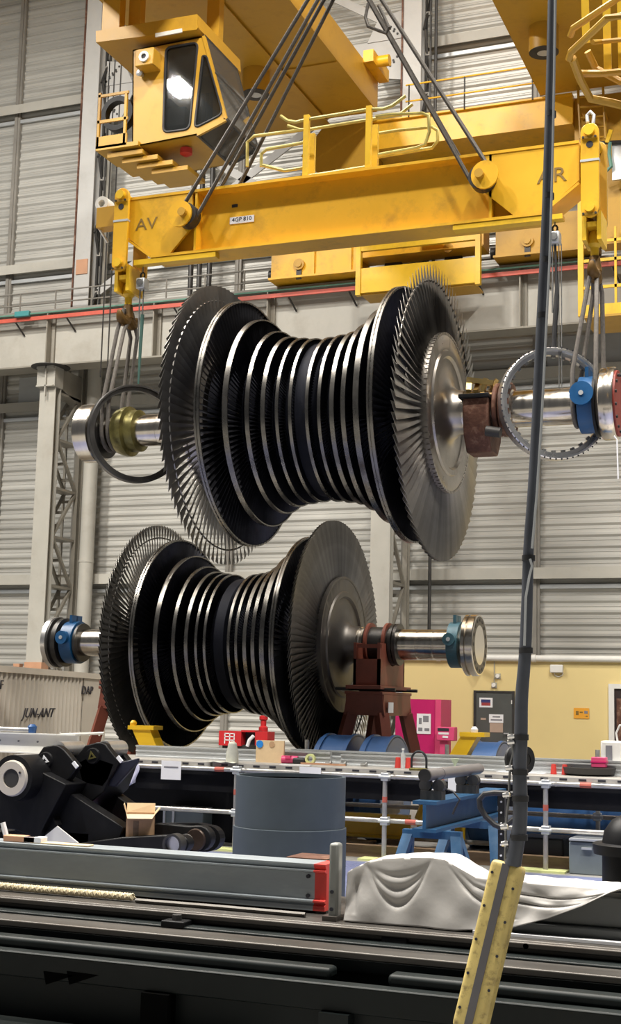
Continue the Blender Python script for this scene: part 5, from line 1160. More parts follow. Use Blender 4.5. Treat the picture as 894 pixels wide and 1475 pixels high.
# stored under / behind the bench
t = thing('grey_toolbox', 'grey steel toolbox with pale bracket under the bench by black arm', 'toolbox', P(255, 1195, Y=14.9))
mb = MB(); pbox(mb, 236, 1163, 292, 1196, 14.75, 0.35); mb.build('box_body', TBOX, t, bevel=0.01)
for px in (236, 249): mb = MB(); pbox(mb, px - 1.5, 1164, px + 1.5, 1190, 14.73, 0.02); mb.build('bracket', GALV, t, smooth=False)
mb = MB(); pbox(mb, 236, 1163, 292, 1166, 14.74, 0.36); mb.build('lid_edge', GALV, t, smooth=False)
t = thing('yellow_channel', 'yellow steel channel lying on timber under the bench', 'channel', P(545, 1200, Y=15.6))
a, b = P(480, 1172, Y=15.5), P(590, 1205, Y=15.5)
mb = MB(); mb.box(a.x - 0.3, b.x, 15.5, 15.54, b.z, a.z); mb.box(a.x - 0.3, b.x, 15.42, 15.54, a.z, a.z + 0.03); mb.box(a.x - 0.3, b.x, 15.42, 15.54, b.z - 0.03, b.z); mb.build('channel_web', YELB, t, smooth=False)
mb = MB(); mb.bar(P(603, 1195, Y=15.45), P(618, 1155, Y=15.45), 0.08, 0.05); mb.bar(P(600, 1180, Y=15.45), P(612, 1150, Y=15.5), 0.05, 0.05); mb.build('raking_arm', YELB, t, smooth=False)
zc = b.z - 0.03
for i, px in enumerate((492, 575)):
    p = P(px, 1205, Y=15.5); mb = MB(); mb.box(p.x - 0.09, p.x + 0.09, 15.3, 15.8, 0.001, max(0.06, zc)); tag(mb.build('timber_block', WOOD), ('timber block under left end of the yellow channel', 'timber block under the right end of the yellow channel')[i], 'timber', 'timber blocks under the channel')
t = thing('timber_pallet', 'low timber pallet right of the grey cylinder on the floor', 'pallet', P(505, 1205, Y=14.8))
a = P(486, 1190, Y=14.9); b = P(527, 1190, Y=14.9)
for k in range(4): mb = MB(); mb.box(a.x, b.x, 14.75 + k * 0.14, 14.85 + k * 0.14, 0.10, 0.125); mb.build('slat', WOOD, t, smooth=False)
for x in (a.x + 0.02, b.x - 0.12): mb = MB(); mb.box(x, x + 0.1, 14.75, 15.28, 0.001, 0.10); mb.build('bearer', WOOD, t, smooth=False)
c = P(565, 1150, Y=15.9); t = thing('white_sack', 'crumpled white sack beneath the bench behind the scaffold post', 'sack', c)
bm = bmesh.new(); bmesh.ops.create_icosphere(bm, subdivisions=3, radius=1)
for v in bm.verts: v.co = Vector((v.co.x * 0.12, v.co.y * 0.12, v.co.z * 0.2)) * (1 + 0.22 * math.sin(v.co.x * 7 + v.co.z * 5) * math.cos(v.co.y * 6)) 
me = bpy.data.meshes.new('sack'); bm.to_mesh(me); bm.free(); me.shade_smooth(); me.materials.append(PAPER); o_ = bpy.data.objects.new('sack', me); COL.objects.link(o_); o_.parent = t
mb = MB(); p = P(640, 1205, Y=15.0); mb.box(p.x - 1.0, p.x + 1.1, 15.0, 15.7, 0.001, 0.03); tag(mb.build('white_board', CARDL), 'pale flat sheet lying on floor beneath the trestle', 'board')
mb = MB(); p = P(640, 1230, Y=14.1); mb.box(p.x - 1.5, p.x + 1.2, 14.6, 14.82, 0.001, 0.13); tag(mb.build('timber_beam', WOOD), 'long brown timber lying on floor behind the blue trestle', 'timber')
mb = MB(); pbox(mb, 748, 1207, 811, 1243, 14.75, 0.5); tag(mb.build('black_bin', RUBBER, None, bevel=0.02), 'square black bin behind the right scaffold post', 'bin')
t = thing('grey_drawer_box', 'low grey steel drawer box under the bench near the right edge', 'box', P(850, 1245, Y=14.3))
mb = MB(); a = P(819, 1212, Y=14.35); b = P(905, 1250, Y=14.35); mb.box(a.x, b.x, 14.35, 14.9, 0.001, a.z); mb.build('box_body', TBOX, t, bevel=0.01)
mb = MB(); pbox(mb, 837, 1221, 852, 1224, 14.32, 0.03); mb.build('handle', GALV, t, smooth=False)
mb = MB(); pbox(mb, 819, 1210, 905, 1213, 14.33, 0.6); mb.build('lid_edge', GALV, t, smooth=False)
# yellow chutes behind the bench
for sgn, pts, top, lb in ((1, [(190, 1050), (215, 1050), (227, 1080), (203, 1080)], (185, 1047, 222), 'yellow slanted bracket arm on the bench below lower rotor left'), (-1, [(664, 1059), (688, 1059), (668, 1094), (643, 1094)], (662, 1057, 698), 'yellow slanted bracket arm in front of the grey door')):
    Yv = 15.80
    t = thing('yellow_bracket_arm', lb, 'bracket', P(top[0], 1085, Y=Yv), 'yellow bracket arms')
    mb = MB(); mb.prism(ppoly(pts, Yv), Yv, Yv + 0.22); mb.build('arm_plate', YELB, t, smooth=False)
    mb = MB(); a = P(top[0], top[1], Y=Yv); b = P(top[2], top[1], Y=Yv); mb.box(a.x, b.x, Yv - 0.02, Yv + 0.24, a.z - 0.03, a.z + 0.02); mb.build('top_bar', YELB, t, smooth=False)
    c = P(192 if sgn > 0 else 683, 1044 if sgn > 0 else 1054, Y=Yv + .05); mb = MB(); mb.lathe([(-0.03, 0.04), (0.03, 0.045), (0.06, 0.02), (0.06, 0)], 12, c, 'z'); mb.build('locating_pin', YELB if sgn > 0 else PAPER, t)
    q = P(pts[2][0], 1080, Y=Yv + .15); xm = P((pts[2][0] + pts[3][0]) / 2, 1085, Y=Yv).x; mb = MB(); mb.box(xm - 0.08, xm + 0.08, Yv + 0.05, Yv + 0.18, 0.0, P(200, 1080, Y=Yv).z - 0.05); mb.build('arm_post', YELB, t, smooth=False)
# ================================================================ blue trestle, beam, rollers and bar
t = thing('blue_trestle', 'blue steel trestle with a blue beam carrying roller blocks', 'trestle', P(650, 1250, Y=12.5))
A0 = P(607, 1150, Y=12.0); B0 = P(760, 1120, Y=14.05)
zt_ = 0.93
A0 = P(612, 1143, Z=zt_) ; B0 = P(760, 1122, Z=zt_)
A0 = Vector((P(611, 1154, Y=11.8).x, 11.8, P(611, 1154, Y=11.8).z)); B0 = Vector((P(728, 1130, Y=14.7).x, 14.7, A0.z)); B0 = A0.lerp(B0, 0.86)
dz = Vector((0, 0, 1)); dd = (B0 - A0).normalized(); pp_ = dd.cross(dz).normalized()
hB = 0.27
def ibeam(nm, A, B, h, w, mt):
    mb = MB(); mb.bar(A - dz * 0.015, B - dz * 0.015, w, 0.03); mb.bar(A - dz * (h - 0.015), B - dz * (h - 0.015), w, 0.03); mb.bar(A - dz * h / 2, B - dz * h / 2, 0.03, h - 0.05); return mb.build(nm, mt, t, smooth=False)
ibeam('cross_beam', A0, B0, hB, 0.22, BLUET)
for q, sp in ((0.10, 0.5), (0.62, 0.5)):
    c = A0.lerp(B0, q) - dz * (hB + 0.035)
    mb = MB(); mb.bar(c - pp_ * 0.27, c + pp_ * 0.27, 0.08, 0.07); mb.build('trestle_head', BLUET, t, smooth=False)
    for s1 in (-1, 1):
        for s2 in (-1, 1):
            a = c + pp_ * 0.22 * s1; b = Vector((a.x, a.y, 0.02)) + dd * 0.24 * s2 + pp_ * 0.1 * s1
            mb = MB(); mb.bar(a, b, 0.07, 0.09, pp_); mb.build('leg', BLUET, t, smooth=False)
        a = c + pp_ * 0.29 * s1; mb = MB(); mb.bar(Vector((a.x, a.y, 0.2)) - dd * 0.2, Vector((a.x, a.y, 0.2)) + dd * 0.2, 0.05, 0.07); mb.build('leg_brace', BLUET, t, smooth=False)
# roller blocks and the bar across them
Cc = [P(637, 1140, Y=12.05), P(687, 1129, Y=12.75)]
zb_ = A0.z
for i, q in enumerate((0.10, 0.56)):
    c = A0.lerp(B0, q); t2 = thing('roller_block', ('black roller block under near end of the grey bar on the blue beam', 'black roller block under far end of the grey bar on the blue beam')[i], 'roller block', c, 'roller blocks on the blue beam')
    mb = MB(); mb.bar(c - pp_ * 0.10 + dz * 0.04, c + pp_ * 0.10 + dz * 0.04, 0.12, 0.08); mb.build('block_base', DARK, t2, smooth=False)
    for s1 in (-1, 1):
        o = c + pp_ * 0.062 * s1 + dz * 0.125; mb = MB(); mb.cyl(o - dd * 0.045, o + dd * 0.045, 0.056, n=18); mb.build('roller', DARK, t2)
e0, e1 = A0.lerp(B0, 0.0) + dz * 0.222, A0.lerp(B0, 0.74) + dz * 0.222
L_ = e1 - e0
t2 = thing('grey_bar', 'long grey round bar resting across the two black roller blocks', 'bar', e0)
mb = MB(); mb.tube([e0, e0 + L_ * 0.18, e0 + L_ * 0.181, e0 + L_ * 0.25, e0 + L_ * 0.251, e0 + L_ * 0.97, e1], [0.054, 0.054, 0.048, 0.048, 0.053, 0.053, 0.046], 20); mb.build('bar_body', mat('dull_grey_bar', (0.27, 0.25, 0.25), 0.6, 0.42, 0.15, 5), t2)
mb = MB(); mb.cyl(e0 - dd * 0.01, e0 + dd * 0.02, 0.058, n=20); mb.build('bar_end_cap', BLSTL, t2)
mb = MB(); pts = [P(x, y, Y=11.75) for x, y in ((643, 1137), (652, 1140), (662, 1152), (655, 1165), (652, 1173))]; mb.tube(pts, 0.010, 6); mb.build('black_cable', RUBBER, bpy.data.objects['blue_trestle'])
# ================================================================ black handle frame beside the hose
Yq = 10.4
t = thing('hand_truck', 'black tube handle frame standing behind the hanging hose', 'hand truck', P(725, 1245, Y=Yq))
mb = MB(); mb.tube([P(x, y, Y=Yq) for x, y in ((745, 1144), (712, 1142), (697, 1144), (690, 1152), (691, 1163), (699, 1176), (712, 1188), (722, 1192))], 0.022, 10); mb.build('handle_loop', RUBBER, t)
mb = MB(); mb.tube([P(x, y, Y=Yq) for x, y in ((722, 1192), (735, 1184), (748, 1172))], 0.022, 10); mb.build('handle_brace', RUBBER, t)
mb = MB(); a = P(718, 1144, Y=Yq + 0.05); b = P(727, 1240, Y=Yq + 0.05); mb.box(a.x, b.x, Yq + 0.03, Yq + 0.09, 0.05, a.z); u = mb.build('upright', RUBBER, t, smooth=False)
for k in range(6):
    mb = MB(); z = b.z + 0.04 + k * 0.08; mb.cyl(((a.x + b.x) / 2, Yq + 0.03, z), ((a.x + b.x) / 2, Yq + 0.02, z), 0.008, n=8); mb.build('hole', PAPER, u)
mb = MB(); mb.box(a.x - 0.25, a.x + 0.30, Yq - 0.12, Yq + 0.25, 0.0, 0.05); mb.build('toe_plate', RUBBER, t, smooth=False)
# ================================================================ black dome machine at right
Yd = 8.6; c = P(905, 1215, Y=Yd); t = thing('black_domed_machine', 'black domed machine with a flange at the right edge', 'machine', (c.x, Yd, 0))
s = mpp(894, 1215, Yd); z0 = P(894, 1222, Y=Yd).z
mb = MB(); mb.lathe([(0, 40 * s), (z0 - 8 * s, 40 * s), (z0 - 8 * s, 52 * s), (z0 + 6 * s, 54 * s), (z0 + 8 * s, 50 * s), (z0 + 8 * s, 0)], 48, (c.x + 2 * s, Yd, 0), 'z'); mb.build('flanged_base', BLACK, t)
mb = MB(); mb.lathe([(z0 + 8 * s, 40 * s), (z0 + 24 * s, 37 * s), (z0 + 40 * s, 26 * s), (z0 + 47 * s, 14 * s), (z0 + 47 * s, 0)], 40, (c.x + 2 * s, Yd, 0), 'z'); mb.build('dome', BLACK, t)
# ================================================================ slate blue-grey cylinder
Yl = 10.2; aL, aR = P(337, 1170, Y=Yl), P(487, 1170, Y=Yl); r = (aR.x - aL.x) / 2 * 0.985; zt_ = P(412, 1119, Y=Yl - 0.1).z
o = Vector(((aL.x + aR.x) / 2, Yl + 0.1, 0)); t = thing('steel_cylinder', 'large slate blue-grey open steel cylinder standing behind the front beam', 'cylinder', o)
zs_ = P(412, 1200, Y=Yl - r).z
mb = MB(); mb.lathe([(0.0, r - 0.02), (0.0, r + 0.012), (zs_, r + 0.012), (zs_ + 0.004, r), (zt_, r), (zt_, r - 0.025), (0.02, r - 0.025)], 72, o, 'z', closed=True); mb.build('shell', SLATE, t)
mb = MB(); mb.lathe([(zt_ - 0.03, 0.0), (zt_ - 0.03, r - 0.02)], 64, o, 'z'); mb.build('top_plate', BLACK, t)
# ================================================================ black hydraulic arm
YA = 12.2
t = thing('hydraulic_arm', 'big black pivoting steel arm with lugs and clevis, left behind the front beam', 'machine arm', P(120, 1228, Y=YA))
def pl(nm, pts, Y, dep, mt=BLACK, bev=0.012, par=t):
    mb = MB(); mb.prism(ppoly(pts, Y), Y, Y + dep); return mb.build(nm, mt, par, bevel=bev)
def arcp(cx, cy, r, a0, a1, n=8, sx=1.0): return [(cx + r * sx * math.cos(rad(a0 + (a1 - a0) * k / n)), cy - r * math.sin(rad(a0 + (a1 - a0) * k / n))) for k in range(n + 1)]
# pivot boss with the grey ring
cb = P(18, 1121, Y=YA - 0.5); s = mpp(18, 1121, YA - 0.5)
mb = MB(); mb.cyl((cb.x, YA - 0.5, cb.z), (cb.x, YA + 0.5, cb.z), 28 * s, n=40); mb.build('pivot_boss', BLACK, t)
mb = MB(); mb.lathe([(-0.03, 11.5 * s), (-0.03, 20.5 * s), (0.0, 22 * s), (0.0, 11.5 * s)], 36, cb, 'y', closed=True); mb.build('bearing_ring', CONT, t)
mb = MB(); mb.cyl((cb.x, YA - 0.505, cb.z), (cb.x, YA - 0.515, cb.z), 11 * s, n=24); mb.build('pin_end', DARK, t)
mb = MB(); c = P(29, 1113, Y=YA - 0.53); mb.cyl(c, c + Vector((0, -0.012, 0)), 0.012, n=8); mb.build('grease_nipple', INK, t)
pl('main_body', [(-40, 1125), (20, 1095), (60, 1112), (95, 1130), (60, 1195), (56, 1208), (20, 1195), (-40, 1190)], YA - 0.3, 0.6)
pl('link_plate', [(40, 1130), (75, 1118), (130, 1088), (165, 1100), (150, 1140), (120, 1165), (70, 1152)], YA + 0.1, 0.5)
# near lug with pin and bright triangle
l1 = [(47, 1098), (62, 1076)] + arcp(78, 1088, 15, 110, 50, 5) + [(92, 1080), (112, 1104), (100, 1122), (82, 1136), (58, 1122)]
pl('near_lug', l1, YA - 0.15, 0.1)
pl('near_lug', [(x + 14, y - 1) for x, y in l1], YA + 0.30, 0.1)
l2 = [(108, 1090), (122, 1074)] + arcp(142, 1085, 16, 115, 50, 5) + [(154, 1076), (172, 1098), (160, 1118), (148, 1134), (118, 1128)]
pl('far_lug', l2, YA + 0.1, 0.1)
pl('far_lug', [(x + 14, y - 1) for x, y in l2], YA + 0.5, 0.1)
for (px, py), Y in (((66, 1095), YA - 0.15), ((134, 1089), YA + 0.1)):
    c = P(px, py, Y=Y); mb = MB(); mb.lathe([(-0.02, 0.0), (-0.02, 0.075), (0, 0.085)], 24, c, 'y'); pc = mb.build('pin_cap', BLACK, t)
    n = 3; R = 0.055
    tri = [(c.x + R * math.cos(rad(-30 + 120 * k + 15)), c.z + R * math.sin(rad(-30 + 120 * k + 15))) for k in range(3)]
    ti = [(c.x + (a - c.x) * 0.42, c.z + (b - c.z) * 0.42) for a, b in tri]
    mb = MB(); vs = [(a, Y - 0.026, b) for a, b in tri + ti]; mb.add(vs, [(0, 1, 4, 3), (1, 2, 5, 4), (2, 0, 3, 5)])
    o_ = mb.build('triangle_mark', PAPER if px < 100 else GASK, pc, smooth=False); o_.modifiers.new('s', 'SOLIDIFY').thickness = 0.005
for px, py, Y, Y2 in ((84, 1080, YA - .05, YA + .35), (150, 1079, YA + .2, YA + .55)):
    c = P(px, py, Y=Y); mb = MB(); mb.cyl(c, (c.x, Y2, c.z), 0.085, n=24); mb.build('polished_pin', SILV, t)
for px, py, Y in ((109, 1101, YA - 0.17), (173, 1093, YA + 0.08)):
    c = P(px, py, Y=Y); mb = MB(); mb.bar(c + Vector((-0.03, 0, 0.02)), c + Vector((0.02, 0, -0.03)), 0.02, 0.035); mb.build('white_label', PAPER, t, smooth=False)
NAVYB = mat('navy_plate', (0.012, 0.014, 0.03), 0, 0.4, 0.2, 4)
pl('navy_plate', [(172, 1098), (198, 1092), (196, 1100), (165, 1134), (150, 1132)], YA + 0.15, 0.06, NAVYB)
# sloping beams
pl('sloping_beam', [(82, 1150), (100, 1142), (178, 1192), (170, 1215), (118, 1220), (72, 1182)], YA - 0.1, 0.18)
pl('sloping_beam', [(130, 1140), (150, 1134), (196, 1166), (178, 1192), (128, 1162)], YA + 0.45, 0.18)
pl('lower_gusset', [(16, 1180), (70, 1160), (82, 1190), (57, 1208), (22, 1200)], YA - 0.2, 0.3)
# lower clevis arms with rounded eyes
e1 = [(110, 1215), (176, 1206), (235, 1203)] + arcp(258, 1216, 13, 100, -90, 8) + [(230, 1232), (112, 1232)]
pl('lower_arm', e1, YA - 0.25, 0.14)
c = P(252, 1216, Y=YA - 0.3); mb = MB(); mb.cyl((c.x - 0.02, YA - 0.32, c.z), (c.x - 0.02, YA - 0.02, c.z), 0.075, n=28); mb.build('polished_pin', SILV, t)
mb = MB(); mb.lathe([(-0.07, 0.078), (-0.07, 0.10), (0.05, 0.10), (0.05, 0.078)], 28, c, 'y', closed=True); mb.build('pin_collar', DARK, t)
e2 = [(180, 1198), (226, 1186), (272, 1190)] + arcp(285, 1208, 19, 100, -90, 8) + [(200, 1222)]
pl('lower_arm', e2, YA + 0.15, 0.12)
c = P(281, 1210, Y=YA + 0.14); mb = MB(); mb.lathe([(-0.01, 0.0), (-0.01, 0.10), (0.01, 0.11)], 28, c, 'y'); mb.build('eye_bushing', mat('dark_bronze', (0.06, 0.04, 0.03), 0.5, 0.4, 0.2, 6), t)
outer = ppoly([(230, 1186), (285, 1186)] + arcp(298, 1208, 19, 90, -90, 10) + [(262, 1226), (240, 1222)], YA + 0.55)
c = P(300, 1210, Y=YA + 0.55); hole = [(c.x + 0.042 * math.cos(2 * PI * k / 16), c.z + 0.085 * math.sin(2 * PI * k / 16)) for k in range(16)]
bmh = ngon_with_holes(outer, [hole], YA + 0.55, YA + 0.67, 'clevis_eye', BLACK, t)
mb = MB()
for px in (-10, 60, 130): 
    p = P(px, 1210, Y=YA + .2); mb.box(p.x - 0.15, p.x + 0.15, YA - 0.1, YA + 0.5, 0.0, P(px, 1200, Y=YA).z)
mb.build('support_block', BLACK, t, smooth=False)
p = P(240, 1222, Y=YA + .2); mb = MB(); mb.box(p.x - 0.2, p.x + 0.25, YA - 0.2, YA + 0.6, 0.0, P(240, 1230, Y=YA + .6).z); mb.build('support_block', BLACK, t, smooth=False)
# carton standing on the arm
Yx = YA - 0.12; s = mpp(200, 1185, Yx)
a = P(170, 1206, Y=Yx); b = P(219, 1206, Y=Yx); zt_ = P(200, 1173, Y=Yx).z
t2 = thing('cardboard_carton', 'open brown cardboard carton standing on the black arm', 'carton', ((a.x + b.x) / 2, Yx + .05, a.z))
M = Matrix.Translation(((a.x + b.x) / 2, Yx + 0.1, a.z)) @ Matrix.Rotation(rad(28), 4, 'Z'); w_ = (b.x - a.x) * 0.37
mb = MB()
for q in ((-w_, w_, -w_, -w_ + .006), (-w_, w_, w_ - .006, w_), (-w_, -w_ + .006, -w_, w_), (w_ - .006, w_, -w_, w_)): mb.box(*q, 0, zt_ - a.z, M)
mb.box(-w_, w_, -w_, w_, 0, 0.006, M); mb.build('carton_wall', CARD, t2, smooth=False)
H_ = zt_ - a.z
for q in (((-w_, -w_), (w_, -w_), (w_ * .8, -w_ - .09), (-w_ * .9, -w_ - .10), -0.035), ((-w_, w_), (w_, w_), (w_, w_ + .02), (-w_, w_ + .03), 0.09), ((w_, -w_), (w_, w_), (w_ + .05, w_), (w_ + .05, -w_), 0.06), ((-w_, -w_), (-w_, w_), (-w_ - .03, w_), (-w_ - .03, -w_), 0.09)):
    mb = MB(); vs = [M @ Vector((x, y, H_ + (0 if i < 2 else q[4]))) for i, (x, y) in enumerate(q[:4])]; mb.add(vs, [(0, 1, 2, 3)]); o_ = mb.build('carton_flap', CARDL, t2, smooth=False); o_.modifiers.new('s', 'SOLIDIFY').thickness = 0.005
for k, q in enumerate((0.35, 0.6, 0.82)):
    mb = MB(); mb.box(w_ - 0.001, w_ + 0.002, -w_ + 2 * w_ * q - 0.014, -w_ + 2 * w_ * q + 0.014, 0.03, H_ * 0.75, M); mb.build('printed_bar', WOOD, t2, smooth=False)
mb = MB(); mb.box(-w_ * .5, -w_ * .1, -w_ - 0.002, -w_ + 0.001, 0.02, H_ * 0.75, M); mb.build('printed_bar', WOOD, t2, smooth=False)
# small things on the arm and on the front beam
p = P(153, 1182, Y=YA + 0.35); mb = MB(); mb.lathe([(-0.04, 0), (-0.04, 0.045), (0.04, 0.05), (0.04, 0)], 12, p, 'z'); tag(mb.build('plastic_plug', PINK2), 'pink plastic plug lying between the black arm beams', 'plug')
p = P(167, 1192, Y=YA + 0.2); mb = MB(); mb.bar(p + Vector((-0.06, 0, 0.02)), p + Vector((0.06, 0, -0.03)), 0.05, 0.03); tag(mb.build('wood_scrap', CARDL), 'pale wood scrap beside the carton on the arm', 'wood')
mb = MB(); p = P(75, 1210, Y=YA - 0.6); mb.prism(ppoly([(55, 1212), (82, 1190), (112, 1214)], YA - 0.32), YA - 0.32, YA - 0.30); tag(mb.build('white_board', WHITE), 'white triangular board leaning under the black arm', 'board')
# ================================================================ front machine bed and beam
t = thing('machine_bed', 'long dark machine bed with worn steel rails across the foreground', 'machine bed', (-1.5, 5.2, 0))
X0, X1 = -5.5, 3.2
def bedbar(nm, y0, y1, z0, z1, mt, x0=X0, x1=X1, bev=0.006): mb = MB(); mb.box(x0, x1, y0, y1, z0, z1); return mb.build(nm, mt, t, bevel=bev)
ZT = 0.75
bedbar('top_rail', 5.50, 6.3, ZT - 0.05, ZT, BEDT)
bedbar('rail_edge', 5.475, 5.52, ZT - 0.03, ZT - 0.004, BEDT)
bedbar('bed_wall', 5.46, 6.25, 0.0, ZT - 0.05, BEDD)
bedbar('groove_lip', 5.40, 5.475, ZT - 0.075, ZT - 0.05, BEDD)
bedbar('lower_rail', 5.25, 5.47, ZT - 0.09, ZT - 0.06, BEDT)
bedbar('lower_rail_skirt', 5.262, 5.46, ZT - 0.14, ZT - 0.09, BEDD)
bedbar('shadow_web', 5.32, 5.45, 0.40, ZT - 0.13, BEDD)
bx = P(560, 1405, Y=5.12).x
bedbar('slide_bar', 5.10, 5.19, 0.602, 0.648, BEDD, X0, P(478, 1400, Y=5.12).x, 0.015); bedbar('slide_bar', 5.10, 5.19, 0.602, 0.648, BEDD, bx, X1, 0.015)
bedbar('front_plate', 5.05, 5.10, 0.50, 0.605, BEDD)
bedbar('front_plate_edge', 5.03, 5.10, 0.596, 0.606, BEDD)
bedbar('lower_beam', 5.09, 5.14, 0.05, 0.50, BEDD)
bedbar('foot_rail', 4.80, 5.06, 0.30, 0.34, BEDD, X0, P(330, 1465, Y=4.9).x)
bedbar('bed_foot', 4.8, 6.2, 0.0, 0.05, BEDD)
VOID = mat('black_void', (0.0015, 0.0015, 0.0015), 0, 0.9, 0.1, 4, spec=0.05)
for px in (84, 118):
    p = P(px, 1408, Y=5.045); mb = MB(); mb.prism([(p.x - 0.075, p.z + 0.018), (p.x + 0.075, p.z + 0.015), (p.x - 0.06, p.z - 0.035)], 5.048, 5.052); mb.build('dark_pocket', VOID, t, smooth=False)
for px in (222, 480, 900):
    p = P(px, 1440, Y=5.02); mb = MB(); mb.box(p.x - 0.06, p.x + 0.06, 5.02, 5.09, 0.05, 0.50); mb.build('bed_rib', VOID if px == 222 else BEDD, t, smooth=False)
for px, py in ((252, 1336), (570, 1360)):
    p = P(px, py, Z=ZT - 0.06); q = thing('rail_clamp', ('small dark clamp block on the lower rail left of centre', 'dark clamp block with bolt on lower rail below the tarp')[px > 400], 'clamp', p, 'clamps on the bed rail')
    mb = MB(); mb.box(p.x - 0.055, p.x + 0.055, p.y - 0.03, p.y + 0.06, ZT - 0.0595, ZT - 0.03); mb.build('clamp_plate', BLACK, q, bevel=0.005)
    mb = MB(); mb.cyl((p.x, p.y + 0.015, ZT - 0.03), (p.x, p.y + 0.015, ZT - 0.008), 0.022, n=6); mb.build('clamp_nut', DARK, q)
p = P(757, 1350, Y=5.475); mb = MB(); mb.lathe([(-0.003, 0.0), (-0.003, 0.011)], 20, (p.x, 5.475, ZT - 0.017), 'y'); mb.build('rail_hole', INK, t)
# long grey channel beam on the bed, red end
YN = 5.72
xe = P(468, 1275, Y=YN).x
zt_ = P(300, 1234, Y=YN).z; zb_ = ZT + 0.012
t = thing('grey_channel_beam', 'long worn grey channel beam with a red painted end on the machine bed', 'beam', (-3, YN, ZT))
h = zt_ - zb_
q = [(YN + 0.16, zb_), (YN, zb_), (YN, zb_ + 0.02), (YN + 0.012, zb_ + 0.026), (YN + 0.012, zb_ + h * 0.16), (YN - 0.004, zb_ + h * 0.18), (YN - 0.004, zb_ + h * 0.215), (YN + 0.018, zb_ + h * 0.24), (YN + 0.018, zb_ + h * 0.80), (YN - 0.004, zb_ + h * 0.83), (YN - 0.004, zb_ + h * 0.865), (YN + 0.012, zb_ + h * 0.88), (YN, zb_ + h * 0.97), (YN, zb_ + h), (YN + 0.16, zb_ + h)]
mb = MB(); mb.prism(q, X0 - 1.2, xe - 0.055, 'x'); mb.build('channel_web', GALVB, t, smooth=False)
mb = MB(); mb.prism(q, xe - 0.055, xe, 'x'); o_ = mb.build('red_end', REDP, t, smooth=False); o_['label'] = 'red painted end band'
for z in (0.3, 0.72):
    mb = MB(); mb.cyl((xe - 0.085, YN + 0.02, zb_ + h * z), (xe - 0.085, YN + 0.008, zb_ + h * z), 0.009, n=8); mb.build('bolt_hole', INK, t)
mb = MB(); mb.box(X0 - 1.2, xe - 0.02, YN + 0.06, YN + 0.16, ZT, zb_ + 0.001); mb.build('packing_strip', WOOD, t, smooth=False)
mb = MB(); p = P(463, 1315, Y=YN + .05); mb.box(xe - 0.05, xe - 0.0, YN + 0.02, YN + 0.12, ZT + 0.0005, zb_); mb.build('foot_shim', BEDT, t, smooth=False)
# twisted straw rope lying along the foot of the beam
mb = MB()
for ph in (0, 2.1, 4.2):
    pts = []
    for k in range(150):
        u = k / 149; x = P(-30, 1278, Y=5.62).x + (P(192, 1290, Y=5.62).x - P(-30, 1278, Y=5.62).x) * u
        pts.append((x, 5.62 + 0.009 * math.cos(u * 130 + ph), ZT + 0.022 + 0.009 * math.sin(u * 130 + ph)))
    mb.tube(pts, 0.0095, 5)
tag(mb.build('straw_rope', NATROPE), 'twisted straw coloured rope along the foot of the grey channel beam', 'rope')
mb = MB(); a = P(196, 1290, Y=5.6); b = P(440, 1302, Y=5.6); mb.tube([(a.x, 5.6, ZT + 0.011), ((a.x + b.x) / 2, 5.61, ZT + 0.011), (b.x, 5.60, ZT + 0.011)], 0.011, 6); tag(mb.build('thin_rod', BEDT), 'thin dark rod lying along bed below the grey beam', 'rod')
# grey post
p = P(483, 1320, Y=5.62); t = thing('grey_post', 'short grey steel post with holes between red beam end and tarp', 'post', (p.x, 5.62, ZT))
mb = MB(); s = mpp(483, 1270, 5.6); zt2 = P(483, 1214, Y=5.6).z; mb.box(p.x - 7 * s, p.x + 7 * s, 5.58, 5.64, ZT, zt2); pb = mb.build('post_body', mat('grey_post_steel', (0.22, 0.225, 0.21), 0.3, 0.5, 0.12, 6), t, bevel=0.012)
for py in (1285, 1310):
    z = P(483, py, Y=5.58).z; mb = MB(); mb.cyl((p.x - 1 * s, 5.582, z), (p.x - 1 * s, 5.574, z), 0.008, n=10); mb.build('post_hole', INK, pb)
mb = MB(); mb.box(p.x - 11 * s, p.x + 9 * s, 5.55, 5.66, ZT, ZT + 0.02); mb.build('post_base', BEDT, t, smooth=False)
# grey beam under the tarp
YT = 5.66
x0, x1 = P(507, 1290, Y=YT).x, P(1010, 1290, Y=YT).x
z1 = P(760, 1266, Y=YT + 0.15).z
t = thing('grey_box_beam', 'grey steel box beam partly covered by the white tarp', 'beam', (x0, YT, ZT))
mb = MB(); mb.box(x0 + 0.02, x1, YT, YT + 0.15, ZT + 0.05, z1 - 0.03); mb.box(x0 + .02, x1, YT - 0.03, YT + 0.17, ZT + 0.001, ZT + 0.05); mb.build('beam_body', mat('grey_beam_paint', (0.13, 0.135, 0.13), 0.2, 0.5, 0.15, 3), t, bevel=0.008)
xa, xb = P(530, 1240, Y=YT).x, P(650, 1240, Y=YT).x; zh = P(590, 1231, Y=YT + .15).z
mb = MB(); mb.box(xa, xb, YT + 0.02, YT + 0.13, z1 - 0.03, zh - 0.02); mb.build('hidden_bracket', WOOD, t, smooth=False)
